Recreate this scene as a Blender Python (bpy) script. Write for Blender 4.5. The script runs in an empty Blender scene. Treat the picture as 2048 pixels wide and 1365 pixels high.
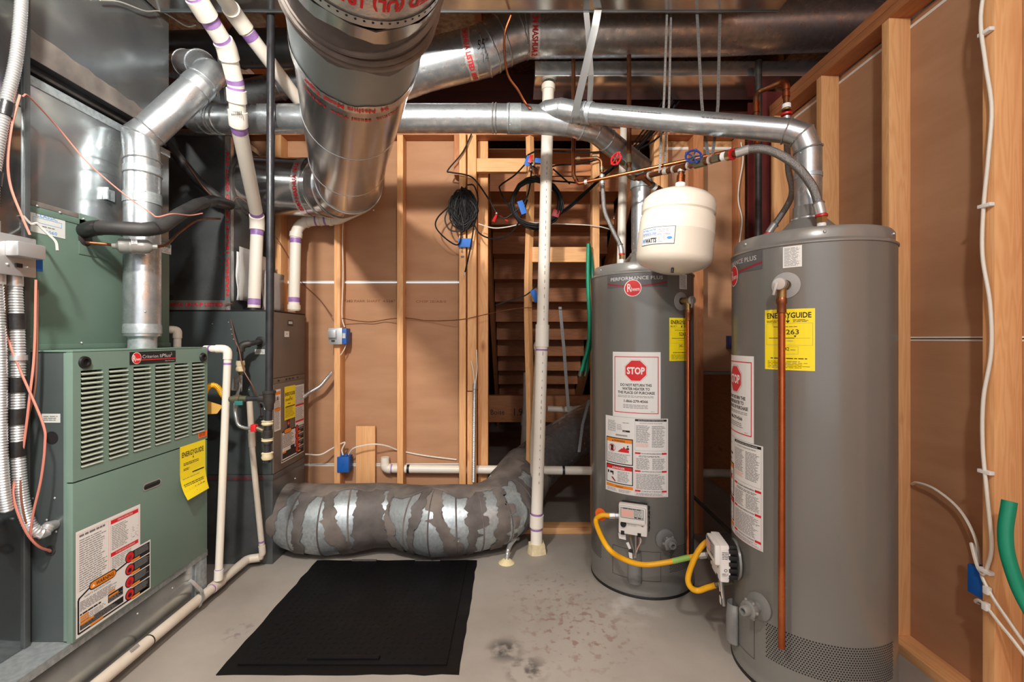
import bpy, bmesh, math, random
from mathutils import Vector, Matrix, Quaternion, noise
random.seed(7)
S = bpy.context.scene
COL = S.collection
pi = math.pi

# ---------------------------------------------------------------- camera, world, exposure
F, CX, HY, EYE = 910.0, 1024.0, 678.0, 1.25      # focal length in pixels, principal column, horizon row, eye height
cam_d = bpy.data.cameras.new('camera'); cam = bpy.data.objects.new('camera', cam_d); COL.objects.link(cam)
cam.location = (0, 0, EYE); cam.rotation_euler = (pi/2, 0, 0)
cam_d.sensor_width = 36.0; cam_d.lens = F/2048*36.0; cam_d.shift_y = (HY-682.5)/2048
cam_d.clip_start = 0.02
S.camera = cam
w = bpy.data.worlds.new('world'); S.world = w; w.use_nodes = True
w.node_tree.nodes['Background'].inputs[0].default_value = (0.93, 0.95, 1.0, 1)
w.node_tree.nodes['Background'].inputs[1].default_value = 0.88
S.view_settings.view_transform = 'Standard'; S.view_settings.look = 'None'
S.view_settings.gamma = 1.0; S.view_settings.use_curve_mapping = False
S.view_settings.exposure = 0.52
S.cycles.use_denoising = True
S.cycles.max_bounces = 8

def area_light(name, loc, target, size, power, color):
    d = bpy.data.lights.new(name, 'AREA'); d.shape = 'DISK'; d.size = size; d.energy = power; d.color = color
    o = bpy.data.objects.new(name, d); COL.objects.link(o); o.location = loc
    o.rotation_euler = (Vector(target)-Vector(loc)).to_track_quat('-Z', 'Y').to_euler()
    return o

# ---------------------------------------------------------------- pixel -> place (distance comes from the touched plane)
def P(px, py, Y): return Vector(((px-CX)/F*Y, Y, EYE-(py-HY)/F*Y))
def PX(px, py, X):
    Y = X*F/(px-CX); return Vector((X, Y, EYE-(py-HY)/F*Y))
def PZ(px, py, Z):
    Y = (EYE-Z)*F/(py-HY); return Vector(((px-CX)/F*Y, Y, Z))
def V(*a): return Vector(a)

# ---------------------------------------------------------------- materials
def lin(c): return tuple(((v/255/12.92) if v/255 <= .04045 else ((v/255+.055)/1.055)**2.4) for v in c)
MATS = {}
def pmat(name, c1, rough=.5, metal=0., c2=None, scale=6., stretch=(1, 1, 1), bump=0., bscale=60., rvar=0., coat=0., detail=4., contrast=(.35, .65), trans=0., spec=.5, island=0.):
    m = bpy.data.materials.new(name); m.use_nodes = True; nt = m.node_tree; N = nt.nodes; L = nt.links
    b = N['Principled BSDF']; b.inputs['Roughness'].default_value = rough; b.inputs['Metallic'].default_value = metal
    b.inputs['Specular IOR Level'].default_value = spec
    if coat: b.inputs['Coat Weight'].default_value = coat; b.inputs['Coat Roughness'].default_value = .08
    if trans: b.inputs['Transmission Weight'].default_value = trans
    c1 = lin(c1); b.inputs['Base Color'].default_value = (*c1, 1)
    if c2 is not None or bump or rvar:
        tc = N.new('ShaderNodeTexCoord'); mp = N.new('ShaderNodeMapping'); mp.inputs['Scale'].default_value = stretch
        oi = N.new('ShaderNodeObjectInfo'); ml = N.new('ShaderNodeMath'); ml.operation = 'MULTIPLY'; ml.inputs[1].default_value = 31.0
        L.new(oi.outputs['Random'], ml.inputs[0])
        ad = N.new('ShaderNodeVectorMath'); ad.operation = 'ADD'
        L.new(tc.outputs['Object'], ad.inputs[0]); L.new(ml.outputs[0], ad.inputs[1]); L.new(ad.outputs[0], mp.inputs[0])
        nz = N.new('ShaderNodeTexNoise'); nz.inputs['Scale'].default_value = scale; nz.inputs['Detail'].default_value = detail
        L.new(mp.outputs[0], nz.inputs['Vector'])
        if c2 is not None:
            r = N.new('ShaderNodeValToRGB'); r.color_ramp.elements[0].position = contrast[0]; r.color_ramp.elements[1].position = contrast[1]
            r.color_ramp.elements[0].color = (*c1, 1); r.color_ramp.elements[1].color = (*lin(c2), 1)
            L.new(nz.outputs['Fac'], r.inputs[0]); L.new(r.outputs[0], b.inputs['Base Color'])
        if rvar:
            mr = N.new('ShaderNodeMapRange'); mr.inputs[3].default_value = rough-rvar; mr.inputs[4].default_value = rough+rvar
            mr.inputs[1].default_value = .3; mr.inputs[2].default_value = .7
            L.new(nz.outputs['Fac'], mr.inputs[0]); L.new(mr.outputs[0], b.inputs['Roughness'])
        if bump:
            n2 = N.new('ShaderNodeTexNoise'); n2.inputs['Scale'].default_value = bscale; n2.inputs['Detail'].default_value = 3
            L.new(mp.outputs[0], n2.inputs['Vector'])
            bp = N.new('ShaderNodeBump'); bp.inputs['Strength'].default_value = bump; bp.inputs['Distance'].default_value = .004
            L.new(n2.outputs['Fac'], bp.inputs['Height']); L.new(bp.outputs[0], b.inputs['Normal'])
    MATS[name] = m
    return m
def wood(name, axis, c1, c2, knot):
    """lumber: long grain bands along one axis plus a few dark knots"""
    m = bpy.data.materials.new(name); m.use_nodes = True; nt = m.node_tree; N = nt.nodes; L = nt.links
    b = N['Principled BSDF']; b.inputs['Roughness'].default_value = .62
    tc = N.new('ShaderNodeTexCoord'); oi = N.new('ShaderNodeObjectInfo')
    ml = N.new('ShaderNodeMath'); ml.operation = 'MULTIPLY'; ml.inputs[1].default_value = 47.; L.new(oi.outputs['Random'], ml.inputs[0])
    ad = N.new('ShaderNodeVectorMath'); ad.operation = 'ADD'; L.new(tc.outputs['Object'], ad.inputs[0]); L.new(ml.outputs[0], ad.inputs[1])
    mp = N.new('ShaderNodeMapping'); s = [1., 1., 1.]; s[axis] = .09; mp.inputs['Scale'].default_value = s; L.new(ad.outputs[0], mp.inputs[0])
    n1 = N.new('ShaderNodeTexNoise'); n1.inputs['Scale'].default_value = 16; n1.inputs['Detail'].default_value = 2; n1.inputs['Distortion'].default_value = .6
    L.new(mp.outputs[0], n1.inputs['Vector'])
    rings = N.new('ShaderNodeMath'); rings.operation = 'MULTIPLY'; rings.inputs[1].default_value = 60.; L.new(n1.outputs['Fac'], rings.inputs[0])
    sn = N.new('ShaderNodeMath'); sn.operation = 'SINE'; L.new(rings.outputs[0], sn.inputs[0])
    fine = N.new('ShaderNodeTexNoise'); fine.inputs['Scale'].default_value = 120; L.new(mp.outputs[0], fine.inputs['Vector'])
    mr = N.new('ShaderNodeMapRange'); mr.inputs[1].default_value = -1.; mr.inputs[2].default_value = 1.; mr.inputs[3].default_value = .22; mr.inputs[4].default_value = .62; L.new(sn.outputs[0], mr.inputs[0])
    mx0 = N.new('ShaderNodeMath'); mx0.operation = 'MULTIPLY'; L.new(mr.outputs[0], mx0.inputs[0])
    fm = N.new('ShaderNodeMath'); fm.operation = 'ADD'; fm.inputs[1].default_value = .55; L.new(fine.outputs['Fac'], fm.inputs[0]); L.new(fm.outputs[0], mx0.inputs[1])
    mix = N.new('ShaderNodeMix'); mix.data_type = 'RGBA'; mix.inputs[6].default_value = (*lin(c1), 1); mix.inputs[7].default_value = (*lin(c2), 1)
    L.new(mx0.outputs[0], mix.inputs[0])
    mp2 = N.new('ShaderNodeMapping'); s2 = [1., 1., 1.]; s2[axis] = .45; mp2.inputs['Scale'].default_value = s2; L.new(ad.outputs[0], mp2.inputs[0])
    vo = N.new('ShaderNodeTexVoronoi'); vo.inputs['Scale'].default_value = 7.; L.new(mp2.outputs[0], vo.inputs['Vector'])
    kr = N.new('ShaderNodeValToRGB'); kr.color_ramp.elements[0].position = .0; kr.color_ramp.elements[0].color = (1, 1, 1, 1)
    kr.color_ramp.elements[1].position = .16; kr.color_ramp.elements[1].color = (0, 0, 0, 1); L.new(vo.outputs['Distance'], kr.inputs[0])
    mk = N.new('ShaderNodeMix'); mk.data_type = 'RGBA'; L.new(kr.outputs[0], mk.inputs[0]); L.new(mix.outputs[2], mk.inputs[6]); mk.inputs[7].default_value = (*lin(knot), 1)
    L.new(mk.outputs[2], b.inputs['Base Color'])
    bp = N.new('ShaderNodeBump'); bp.inputs['Strength'].default_value = .12; bp.inputs['Distance'].default_value = .002
    L.new(fine.outputs['Fac'], bp.inputs['Height']); L.new(bp.outputs[0], b.inputs['Normal'])
    MATS[name] = m

for ax, nm in enumerate('xyz'): wood('wood_'+nm, ax, (238, 186, 130), (216, 152, 98), (160, 94, 52))
for ax, nm in enumerate('xyz'): wood('redwood_'+nm, ax, (192, 130, 84), (166, 100, 60), (105, 58, 32))
pmat('kraft', (182, 138, 104), .8, c2=(172, 127, 93), scale=3, stretch=(1, 1, 4), bump=.06, bscale=220)
pmat('gypsum', (226, 222, 214), .8)
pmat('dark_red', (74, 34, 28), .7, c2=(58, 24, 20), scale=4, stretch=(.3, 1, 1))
pmat('red_steel', (104, 36, 32), .5, c2=(86, 30, 27), scale=7)
pmat('osb', (196, 150, 96), .8, c2=(142, 96, 55), scale=30, bump=.3, bscale=35)
pmat('concrete', (160, 153, 144), .62, c2=(136, 129, 121), scale=2.6, bump=.12, bscale=45, rvar=.12, detail=8, contrast=(.3, .72))
pmat('blocker_dark', (34, 28, 25), .9)  # near-black tone of the added far wall under the stairs
pmat('galv', (204, 209, 212), .32, .86, c2=(170, 177, 182), scale=24, rvar=.09, bump=.02, bscale=9, detail=5)
pmat('galv_mirror', (158, 162, 162), .10, .94, c2=(140, 144, 146), scale=4, rvar=.04)
pmat('galv_sheet', (188, 192, 192), .2, .86, c2=(156, 161, 164), scale=5, rvar=.06, bump=.05, bscale=3.5, detail=6)
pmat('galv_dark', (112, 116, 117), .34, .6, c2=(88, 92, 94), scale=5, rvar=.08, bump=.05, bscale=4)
pmat('galv_frost', (184, 192, 194), .42, .6, c2=(156, 165, 169), scale=60, rvar=.1, bump=.08, bscale=30)
pmat('bright_duct', (206, 207, 207), .2, .92, c2=(184, 187, 188), scale=4, rvar=.05, bump=.06, bscale=5)
pmat('foil', (224, 222, 220), .26, .78, bump=.5, bscale=70)
pmat('mastic', (104, 98, 95), .68, c2=(78, 72, 70), scale=9, stretch=(1, 1, 1), bump=.5, bscale=30, detail=8)
pmat('dusty_mastic', (122, 113, 106), .8, c2=(86, 80, 76), scale=8, bump=.5, bscale=24, detail=8)
pmat('zinc', (206, 208, 209), .34, .75)
pmat('steel', (166, 168, 168), .36, .8)
pmat('braid', (180, 180, 178), .36, 1., c2=(110, 110, 110), scale=500, bump=.6, bscale=600)
pmat('green_paint', (112, 136, 124), .42, c2=(104, 128, 117), scale=2, bump=.03, bscale=160, spec=.4)
pmat('green_coil', (92, 114, 102), .42, c2=(84, 106, 95), scale=2, bump=.03, bscale=160)
pmat('dark_cab', (72, 80, 80), .36, c2=(64, 71, 72), scale=2, rvar=.05)
pmat('brown_cab', (116, 107, 99), .36, .25, c2=(108, 99, 92), scale=2)
pmat('black', (22, 22, 23), .45)
pmat('black_rubber', (34, 33, 33), .62, c2=(48, 46, 45), scale=14, bump=.1, bscale=60)
pmat('black_tape', (26, 26, 27), .34, c2=(38, 38, 38), scale=20, bump=.4, bscale=60)
pmat('black_iron', (34, 34, 37), .38, c2=(44, 44, 48), scale=20, rvar=.08)
pmat('iron_fitting', (62, 58, 55), .5, .3, c2=(46, 43, 41), scale=24, bump=.2, bscale=120)
pmat('hatch_black', (13, 13, 14), .55, c2=(9, 9, 10), scale=6, rvar=.1, bump=.12, bscale=70, spec=.22)
pmat('cable_black', (17, 17, 18), .55, spec=.3)
pmat('cavity', (10, 10, 10), .9)
pmat('heater', (120, 119, 114), .3, .18, c2=(116, 115, 110), scale=2, coat=.3)
pmat('heater_cap', (132, 131, 127), .28, .18, coat=.3)
pmat('heater_badge', (98, 98, 99), .3, .2)
pmat('grey_plastic', (120, 120, 117), .45)
pmat('cream', (236, 229, 214), .26, c2=(232, 224, 208), scale=2, coat=.3)
pmat('pvc', (234, 228, 216), .38, c2=(226, 218, 204), scale=4, stretch=(1, 1, .4))
pmat('pvc_old', (214, 206, 192), .45, c2=(196, 184, 166), scale=6, detail=6)
pmat('primer', (132, 92, 158), .45, c2=(160, 126, 182), scale=24)
pmat('copper', (200, 116, 72), .3, 1., c2=(170, 92, 56), scale=9, rvar=.08)
pmat('copper_dull', (150, 92, 62), .42, .9, c2=(112, 74, 50), scale=12, rvar=.08)
pmat('brass', (178, 146, 96), .36, .9, c2=(146, 116, 74), scale=14)
pmat('brass_old', (126, 104, 78), .45, .7, c2=(104, 112, 92), scale=18)
pmat('solder', (196, 190, 178), .45, .5)
pmat('putty', (214, 200, 164), .7, c2=(196, 180, 142), scale=40, bump=.4, bscale=70)
pmat('yellow_hose', (240, 178, 16), .4, c2=(232, 166, 10), scale=8)
pmat('white', (236, 236, 234), .5)
pmat('white_plastic', (232, 231, 227), .38)
pmat('paper', (232, 231, 228), .6)
pmat('ink', (28, 27, 27), .6)
pmat('ink_grey', (112, 112, 114), .6)
pmat('ink_red', (214, 34, 40), .5)
pmat('ink_darkred', (152, 28, 42), .42)
pmat('ink_orange', (238, 140, 32), .55)
pmat('ink_pink', (236, 180, 166), .6)
pmat('ink_blue', (26, 128, 206), .5)
pmat('ink_silver', (196, 196, 196), .4)
pmat('yellow_label', (250, 226, 26), .5)
pmat('orange_label', (240, 106, 34), .55)
pmat('manila', (216, 168, 84), .65)
pmat('label_clear', (196, 200, 196), .3)
pmat('blue_tape', (22, 104, 196), .6)
pmat('blue_box', (24, 92, 176), .45)
pmat('red_paint', (196, 26, 34), .4)
pmat('blue_paint', (30, 50, 112), .4)
pmat('teal_paint', (40, 110, 104), .45)
pmat('green_hose', (12, 140, 106), .42)
pmat('red_wire', (196, 122, 106), .5)
pmat('brown_wire', (120, 78, 62), .5)
pmat('white_cable', (226, 221, 210), .45)
pmat('grey_cable', (170, 166, 160), .45)
pmat('plastic_film', (214, 210, 206), .22, trans=.35)
pmat('louvre_lit_green', (160, 170, 156), .45)  # door green lightened: light caught by the tilted slats put into the colour
pmat('escutcheon', (158, 158, 156), .35)
pmat('sleeve_grey', (150, 160, 160), .38, .45, c2=(138, 148, 149), scale=4)
pmat('bulb_white', (240, 238, 230), .4)
pmat('green_label', (150, 196, 96), .5)
pmat('foam', (222, 206, 160), .85, bump=.6, bscale=60)

# ---------------------------------------------------------------- mesh building
def fillet(path, rad, n=6):
    path = [Vector(p) for p in path]; out = [path[0]]
    for i in range(1, len(path)-1):
        a, b, c = path[i-1], path[i], path[i+1]
        u = (a-b); v = (c-b); lu, lv = u.length, v.length
        if lu < 1e-6 or lv < 1e-6: continue
        u /= lu; v /= lv; ang = u.angle(v)
        if ang > pi-.02: out.append(b); continue
        t = min(rad/math.tan(ang/2), lu*.48, lv*.48)
        p0, p1 = b+u*t, b+v*t
        for k in range(n+1):
            s = k/n; out.append(p0*(1-s)**2 + b*2*s*(1-s) + p1*s*s)
    out.append(path[-1]); return out
def spline(pts, n=8):
    pts = [Vector(p) for p in pts]; q = [pts[0]*2-pts[1]]+pts+[pts[-1]*2-pts[-2]]; out = []
    for i in range(1, len(q)-2):
        a, b, c, d = q[i-1:i+3]
        for k in range(n):
            t = k/n
            out.append(.5*((2*b)+(c-a)*t+(2*a-5*b+4*c-d)*t*t+(3*b-a-3*c+d)*t**3))
    out.append(pts[-1]); return out
def plen(path): return sum((path[i+1]-path[i]).length for i in range(len(path)-1))
def subpath(path, s0, s1):
    out = []; acc = 0
    for i in range(len(path)-1):
        a, b = path[i], path[i+1]; l = (b-a).length
        if acc+l >= s0 and acc <= s1 and l > 0:
            t0 = max(0, (s0-acc)/l); t1 = min(1, (s1-acc)/l)
            p = a.lerp(b, t0); q = a.lerp(b, t1)
            if not out or (p-out[-1]).length > 1e-5: out.append(p)
            if (q-out[-1]).length > 1e-5: out.append(q)
        acc += l
    return out
def near_s(path, p):
    """arc length of the path point closest to p"""
    p = Vector(p); best = (1e9, 0); acc = 0
    for i in range(len(path)-1):
        a, b = path[i], path[i+1]; d = b-a; l = d.length
        if l > 0:
            t = max(0, min(1, (p-a).dot(d)/(l*l))); q = a+d*t
            if (q-p).length < best[0]: best = ((q-p).length, acc+t*l)
        acc += l
    return best[1]
def basis(axis):
    axis = Vector(axis).normalized(); a = Vector((0, 0, 1)) if abs(axis.z) < .9 else Vector((0, 1, 0))
    u = a.cross(axis).normalized(); return u, axis.cross(u).normalized(), axis

class MB:
    def __init__(s): s.bm = bmesh.new()
    def face(s, vs, mi=0, smooth=False):
        try: f = s.bm.faces.new(vs)
        except ValueError: return None
        f.material_index = mi; f.smooth = smooth; return f
    def poly(s, pts, mi=0): return s.face([s.bm.verts.new(p) for p in pts], mi)
    def box(s, lo, hi, bev=0., mi=0, M=None):
        lo, hi = Vector(lo), Vector(hi)
        c = [Vector((x, y, z)) for z in (lo.z, hi.z) for y in (lo.y, hi.y) for x in (lo.x, hi.x)]
        if M is not None: c = [M @ p for p in c]
        v = [s.bm.verts.new(p) for p in c]; fs = []
        for q in ((0, 2, 3, 1), (4, 5, 7, 6), (0, 1, 5, 4), (2, 6, 7, 3), (0, 4, 6, 2), (1, 3, 7, 5)): fs.append(s.face([v[i] for i in q], mi))
        if bev:
            es = list({e for f in fs for e in f.edges})
            r = bmesh.ops.bevel(s.bm, geom=es, offset=bev, segments=2, affect='EDGES', profile=.6, material=mi)
        return s
    def tube(s, path, r, n=14, mi=0, caps=True, smooth=True, jag=None):
        path = [Vector(p) for p in path]
        q = [path[0]]
        for p in path[1:]:
            if (p-q[-1]).length > 1e-5: q.append(p)
        path = q
        m = len(path)
        if m < 2: return s
        rs = r if isinstance(r, (list, tuple)) else [r]*m
        d = [(path[i+1]-path[i]).normalized() for i in range(m-1)]
        u, v, _ = basis(d[0]); rings = []
        for i in range(m):
            din = d[max(0, i-1)]; dout = d[min(m-2, i)]
            nrm = (din+dout)
            nrm = nrm.normalized() if nrm.length > 1e-6 else din
            ring = []
            for k in range(n):
                a = 2*pi*k/n; o = (u*math.cos(a)+v*math.sin(a))*rs[i]
                dn = din.dot(nrm)
                o2 = o-din*(o.dot(nrm)/dn) if abs(dn) > .3 else o
                if jag and (i == 0 or i == m-1): o2 = o2+din*(jag*(noise.noise((path[i]+o)*14)*1.6+random.uniform(-.3, .3)))
                ring.append(s.bm.verts.new(path[i]+o2))
            rings.append(ring)
            rot = din.rotation_difference(dout); u = rot @ u; v = rot @ v
        for i in range(m-1):
            for k in range(n): s.face([rings[i][k], rings[i][(k+1) % n], rings[i+1][(k+1) % n], rings[i+1][k]], mi, smooth)
        if caps:
            s.face(rings[0][::-1], mi); s.face(rings[-1], mi)
        return s
    def cyl(s, a, b, r, n=20, mi=0, r2=None, caps=True): return s.tube([a, b], [r, r if r2 is None else r2], n, mi, caps)
    def lathe(s, prof, c, axis=(0, 0, 1), n=32, mi=0, a0=0., a1=2*pi):
        c = Vector(c); u, v, ax = basis(axis)
        if Vector(axis).normalized().z > .99: u, v = Vector((1, 0, 0)), Vector((0, 1, 0))
        full = abs(a1-a0-2*pi) < 1e-6; rings = []
        m = n if full else n+1
        for r, h in prof:
            if r < 1e-6: rings.append([s.bm.verts.new(c+ax*h)])
            else: rings.append([s.bm.verts.new(c+ax*h+(u*math.cos(a0+(a1-a0)*k/n)+v*math.sin(a0+(a1-a0)*k/n))*r) for k in range(m)])
        for i in range(len(rings)-1):
            A, B = rings[i], rings[i+1]
            for k in range(n):
                k2 = (k+1) % m
                if len(A) == 1 and len(B) == 1: continue
                if len(A) == 1: s.face([A[0], B[k2], B[k]], mi, True)
                elif len(B) == 1: s.face([A[k], A[k2], B[0]], mi, True)
                else: s.face([A[k], A[k2], B[k2], B[k]], mi, True)
        return s
    def torus(s, c, axis, R, r, n=28, k=8, mi=0):
        u, v, ax = basis(axis); c = Vector(c); rings = []
        for i in range(n):
            a = 2*pi*i/n; e = u*math.cos(a)+v*math.sin(a)
            rings.append([s.bm.verts.new(c+e*(R+r*math.cos(2*pi*j/k))+ax*(r*math.sin(2*pi*j/k))) for j in range(k)])
        for i in range(n):
            for j in range(k): s.face([rings[i][j], rings[(i+1) % n][j], rings[(i+1) % n][(j+1) % k], rings[i][(j+1) % k]], mi, True)
        return s
    def ribbon(s, path, wdir, width, th=.0012, mi=0):
        path = [Vector(p) for p in path]; wd = Vector(wdir).normalized()*width/2; rows = []
        for i, p in enumerate(path):
            t = (path[min(i+1, len(path)-1)]-path[max(i-1, 0)]).normalized(); nn = t.cross(wd).normalized()*th/2
            rows.append([s.bm.verts.new(p+a*wd+b*nn) for a, b in ((-1, -1), (1, -1), (1, 1), (-1, 1))])
        for i in range(len(rows)-1):
            for k in range(4): s.face([rows[i][k], rows[i][(k+1) % 4], rows[i+1][(k+1) % 4], rows[i+1][k]], mi, False)
        s.face(rows[0][::-1], mi); s.face(rows[-1], mi); return s
    def sphere(s, c, r, n=14, mi=0, sc=(1, 1, 1)):
        r_ = bmesh.ops.create_uvsphere(s.bm, u_segments=n, v_segments=n//2+1, radius=r, matrix=Matrix.Translation(Vector(c)) @ Matrix.Diagonal((*sc, 1)))
        for v in r_['verts']:
            for f in v.link_faces: f.smooth = True; f.material_index = mi
        return s

WORLD = {}
def place(o, c, parent):
    WORLD[o] = Vector(c)
    if parent is not None: o.parent = parent; o.location = Vector(c)-WORLD[parent]
    else: o.location = c
def tag(o, label, cat, group=None):
    o['label'] = label; o['category'] = cat
    if group: o['group'] = group
    return o
def thing(name, label, cat, loc, group=None):
    o = bpy.data.objects.new(name, None); COL.objects.link(o); o.empty_display_size = .05
    place(o, Vector(loc), None); return tag(o, label, cat, group)
def build(name, mb, mats, parent=None, label=None, cat=None, group=None, kind=None, sharp=38):
    if isinstance(mats, str): mats = [mats]
    bm = mb.bm; bmesh.ops.recalc_face_normals(bm, faces=bm.faces)
    xs = [v.co for v in bm.verts]
    lo = Vector([min(v[i] for v in xs) for i in range(3)]); hi = Vector([max(v[i] for v in xs) for i in range(3)])
    c = (lo+hi)/2
    if parent is None: c.z = lo.z
    bmesh.ops.translate(bm, verts=bm.verts, vec=-c)
    me = bpy.data.meshes.new(name); bm.to_mesh(me); bm.free()
    me.set_sharp_from_angle(angle=math.radians(sharp))
    for m in mats: me.materials.append(MATS[m])
    o = bpy.data.objects.new(name, me); COL.objects.link(o); place(o, c, parent)
    if label: o['label'] = label
    if cat: o['category'] = cat
    if group: o['group'] = group
    if kind: o['kind'] = kind
    return o
def dup(o, c, parent):
    d = o.copy(); COL.objects.link(d); place(d, c, parent); return d
def boxo(name, lo, hi, mat, parent=None, bev=0., **kw): return build(name, MB().box(lo, hi, bev), mat, parent, **kw)
def tubeo(name, path, r, mat, parent=None, n=14, **kw): return build(name, MB().tube(path, r, n), mat, parent, **kw)
def band(name, path, p, length, r, mat, parent, n=18):
    """collar, coupling or painted band round a run, centred on the path point nearest p"""
    s = near_s(path, p); L = plen(path)
    q = subpath(path, max(0, s-length/2), min(L, s+length/2))
    return build(name, MB().tube(q, r, n), mat, parent)

# ---------------------------------------------------------------- flat print: labels, plates, lettering
_TXT = {}
def text_mesh(t, bold):
    k = (t, bold)
    if k not in _TXT:
        c = bpy.data.curves.new('t', 'FONT'); c.body = t; c.size = 1; c.resolution_u = 2; c.offset = bold
        o = bpy.data.objects.new('t', c); me = bpy.data.meshes.new_from_object(o)
        vs = [v.co.copy() for v in me.vertices]; fs = [tuple(p.vertices) for p in me.polygons]
        bpy.data.objects.remove(o); bpy.data.curves.remove(c); bpy.data.meshes.remove(me)
        _TXT[k] = (vs, fs)
    return _TXT[k]
class Canvas:
    """2-D print in metres, u to the right and v up; mapped onto a flat or curved surface"""
    def __init__(s, step=None): s.f = []; s.mats = []; s.step = step
    def mi(s, m):
        if m not in s.mats: s.mats.append(m)
        return s.mats.index(m)
    def poly(s, pts, m, layer=1): s.f.append(([(x, y) for x, y in pts], layer, s.mi(m))); return s
    def rect(s, x, y, w, h, m, layer=1):
        n = 1 if not s.step else max(1, int(math.ceil(w/s.step)))
        for i in range(n): s.poly([(x+w*i/n, y), (x+w*(i+1)/n, y), (x+w*(i+1)/n, y+h), (x+w*i/n, y+h)], m, layer)
        return s
    def frame(s, x, y, w, h, t, m, layer=1):
        s.rect(x, y, w, t, m, layer); s.rect(x, y+h-t, w, t, m, layer); s.rect(x, y+t, t, h-2*t, m, layer); s.rect(x+w-t, y+t, t, h-2*t, m, layer); return s
    def disc(s, x, y, rx, ry, m, layer=1, n=24, a0=0.): return s.poly([(x+rx*math.cos(a0+2*pi*k/n), y+ry*math.sin(a0+2*pi*k/n)) for k in range(n)], m, layer)
    def ring(s, x, y, r0, r1, m, layer=1, n=24):
        for k in range(n):
            a, b = 2*pi*k/n, 2*pi*(k+1)/n
            s.poly([(x+r0*math.cos(a), y+r0*math.sin(a)), (x+r1*math.cos(a), y+r1*math.sin(a)), (x+r1*math.cos(b), y+r1*math.sin(b)), (x+r0*math.cos(b), y+r0*math.sin(b))], m, layer)
        return s
    def text(s, t, x, y, h, m, w=None, layer=2, align=0., bold=.0, shear=0., rot=0.):
        """cap height h, left edge x (align .5 centres on x); w fixes the width"""
        vs, fs = text_mesh(t, bold)
        if not vs: return s
        x0 = min(v.x for v in vs); x1 = max(v.x for v in vs)
        k = h/.70; kx = k if w is None else w/max(1e-6, x1-x0)
        W = (x1-x0)*kx; ca, sa = math.cos(rot), math.sin(rot)
        q = []
        for v in vs:
            a = (v.x-x0)*kx-align*W+v.y*k*shear; b = v.y*k
            q.append((x+a*ca-b*sa, y+a*sa+b*ca))
        for f in fs: s.f.append(([q[i] for i in f], layer, s.mi(m)))
        return s
    def lines(s, x, y, w, h, n, m, layer=2, fill=.45, gap=.004, ragged=.25):
        """n rows of fine print too small to read in the photograph"""
        p = h/n
        for i in range(n):
            u = x; end = x+w*(1-random.random()*ragged); yy = y+h-(i+.5)*p
            while u < end:
                l = min(random.uniform(.006, .022), end-u)
                if l > .001: s.poly([(u, yy-p*fill/2), (u+l, yy-p*fill/2), (u+l, yy+p*fill/2), (u, yy+p*fill/2)], m, layer)
                u += l+gap*random.uniform(.3, .9)
        return s
    def sliced(s):
        for pts, layer, mi in s.f:
            x0 = min(p[0] for p in pts); x1 = max(p[0] for p in pts)
            if not s.step or x1-x0 <= s.step*1.05: yield pts, layer, mi; continue
            n = int(math.ceil((x1-x0)/s.step))
            for k in range(n):
                q = pts
                for lim, sg in ((x0+(x1-x0)*k/n, 1), (x0+(x1-x0)*(k+1)/n, -1)):
                    o = []
                    for i in range(len(q)):
                        a, b = q[i-1], q[i]; da, db = (a[0]-lim)*sg, (b[0]-lim)*sg
                        if (da < 0) != (db < 0): t = da/(da-db); o.append((a[0]+(b[0]-a[0])*t, a[1]+(b[1]-a[1])*t))
                        if db >= 0: o.append(b)
                    q = o
                    if len(q) < 3: break
                if len(q) >= 3: yield q, layer, mi
    def build(s, name, fn, parent=None, **kw):
        mb = MB()
        for pts, layer, mi in s.sliced(): mb.poly([fn(x, y, .0004*layer) for x, y in pts], mi)
        bm = mb.bm; xs = [v.co for v in bm.verts]
        c = Vector([(min(v[i] for v in xs)+max(v[i] for v in xs))/2 for i in range(3)])
        bmesh.ops.translate(bm, verts=bm.verts, vec=-c)
        me = bpy.data.meshes.new(name); bm.to_mesh(me); bm.free()
        for m in s.mats: me.materials.append(MATS[m])
        o = bpy.data.objects.new(name, me); COL.objects.link(o); place(o, c, parent)
        for k, v in kw.items(): o[k] = v
        return o
def flat(o, u, v, off=.0008):
    o, u, v = Vector(o), Vector(u).normalized(), Vector(v).normalized(); n = u.cross(v)
    return lambda x, y, h: o+u*x+v*y+n*(h+off)
def curved(cx, cy, r, phi0, z0, off=.0008):
    def fn(x, y, h):
        a = phi0+x/r; R = r+h+off
        return Vector((cx+R*math.sin(a), cy-R*math.cos(a), z0+y))
    return fn
def round_badge(c, x, y, r, layer=2):
    c.disc(x, y, r, r, 'white', layer, 32); c.disc(x, y, r*.92, r*.92, 'ink_red', layer+1, 32)
    c.text('R', x-r*.62, y-r*.42, r*.95, 'white', w=r*.5, layer=layer+2, bold=.01)
    c.text('heem', x-r*.16, y-r*.34, r*.46, 'white', w=r*.95, layer=layer+2, bold=.01)
    return c

# ================================================================ THE ROOM
def structure(o): o['kind'] = 'structure'; return o
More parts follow.
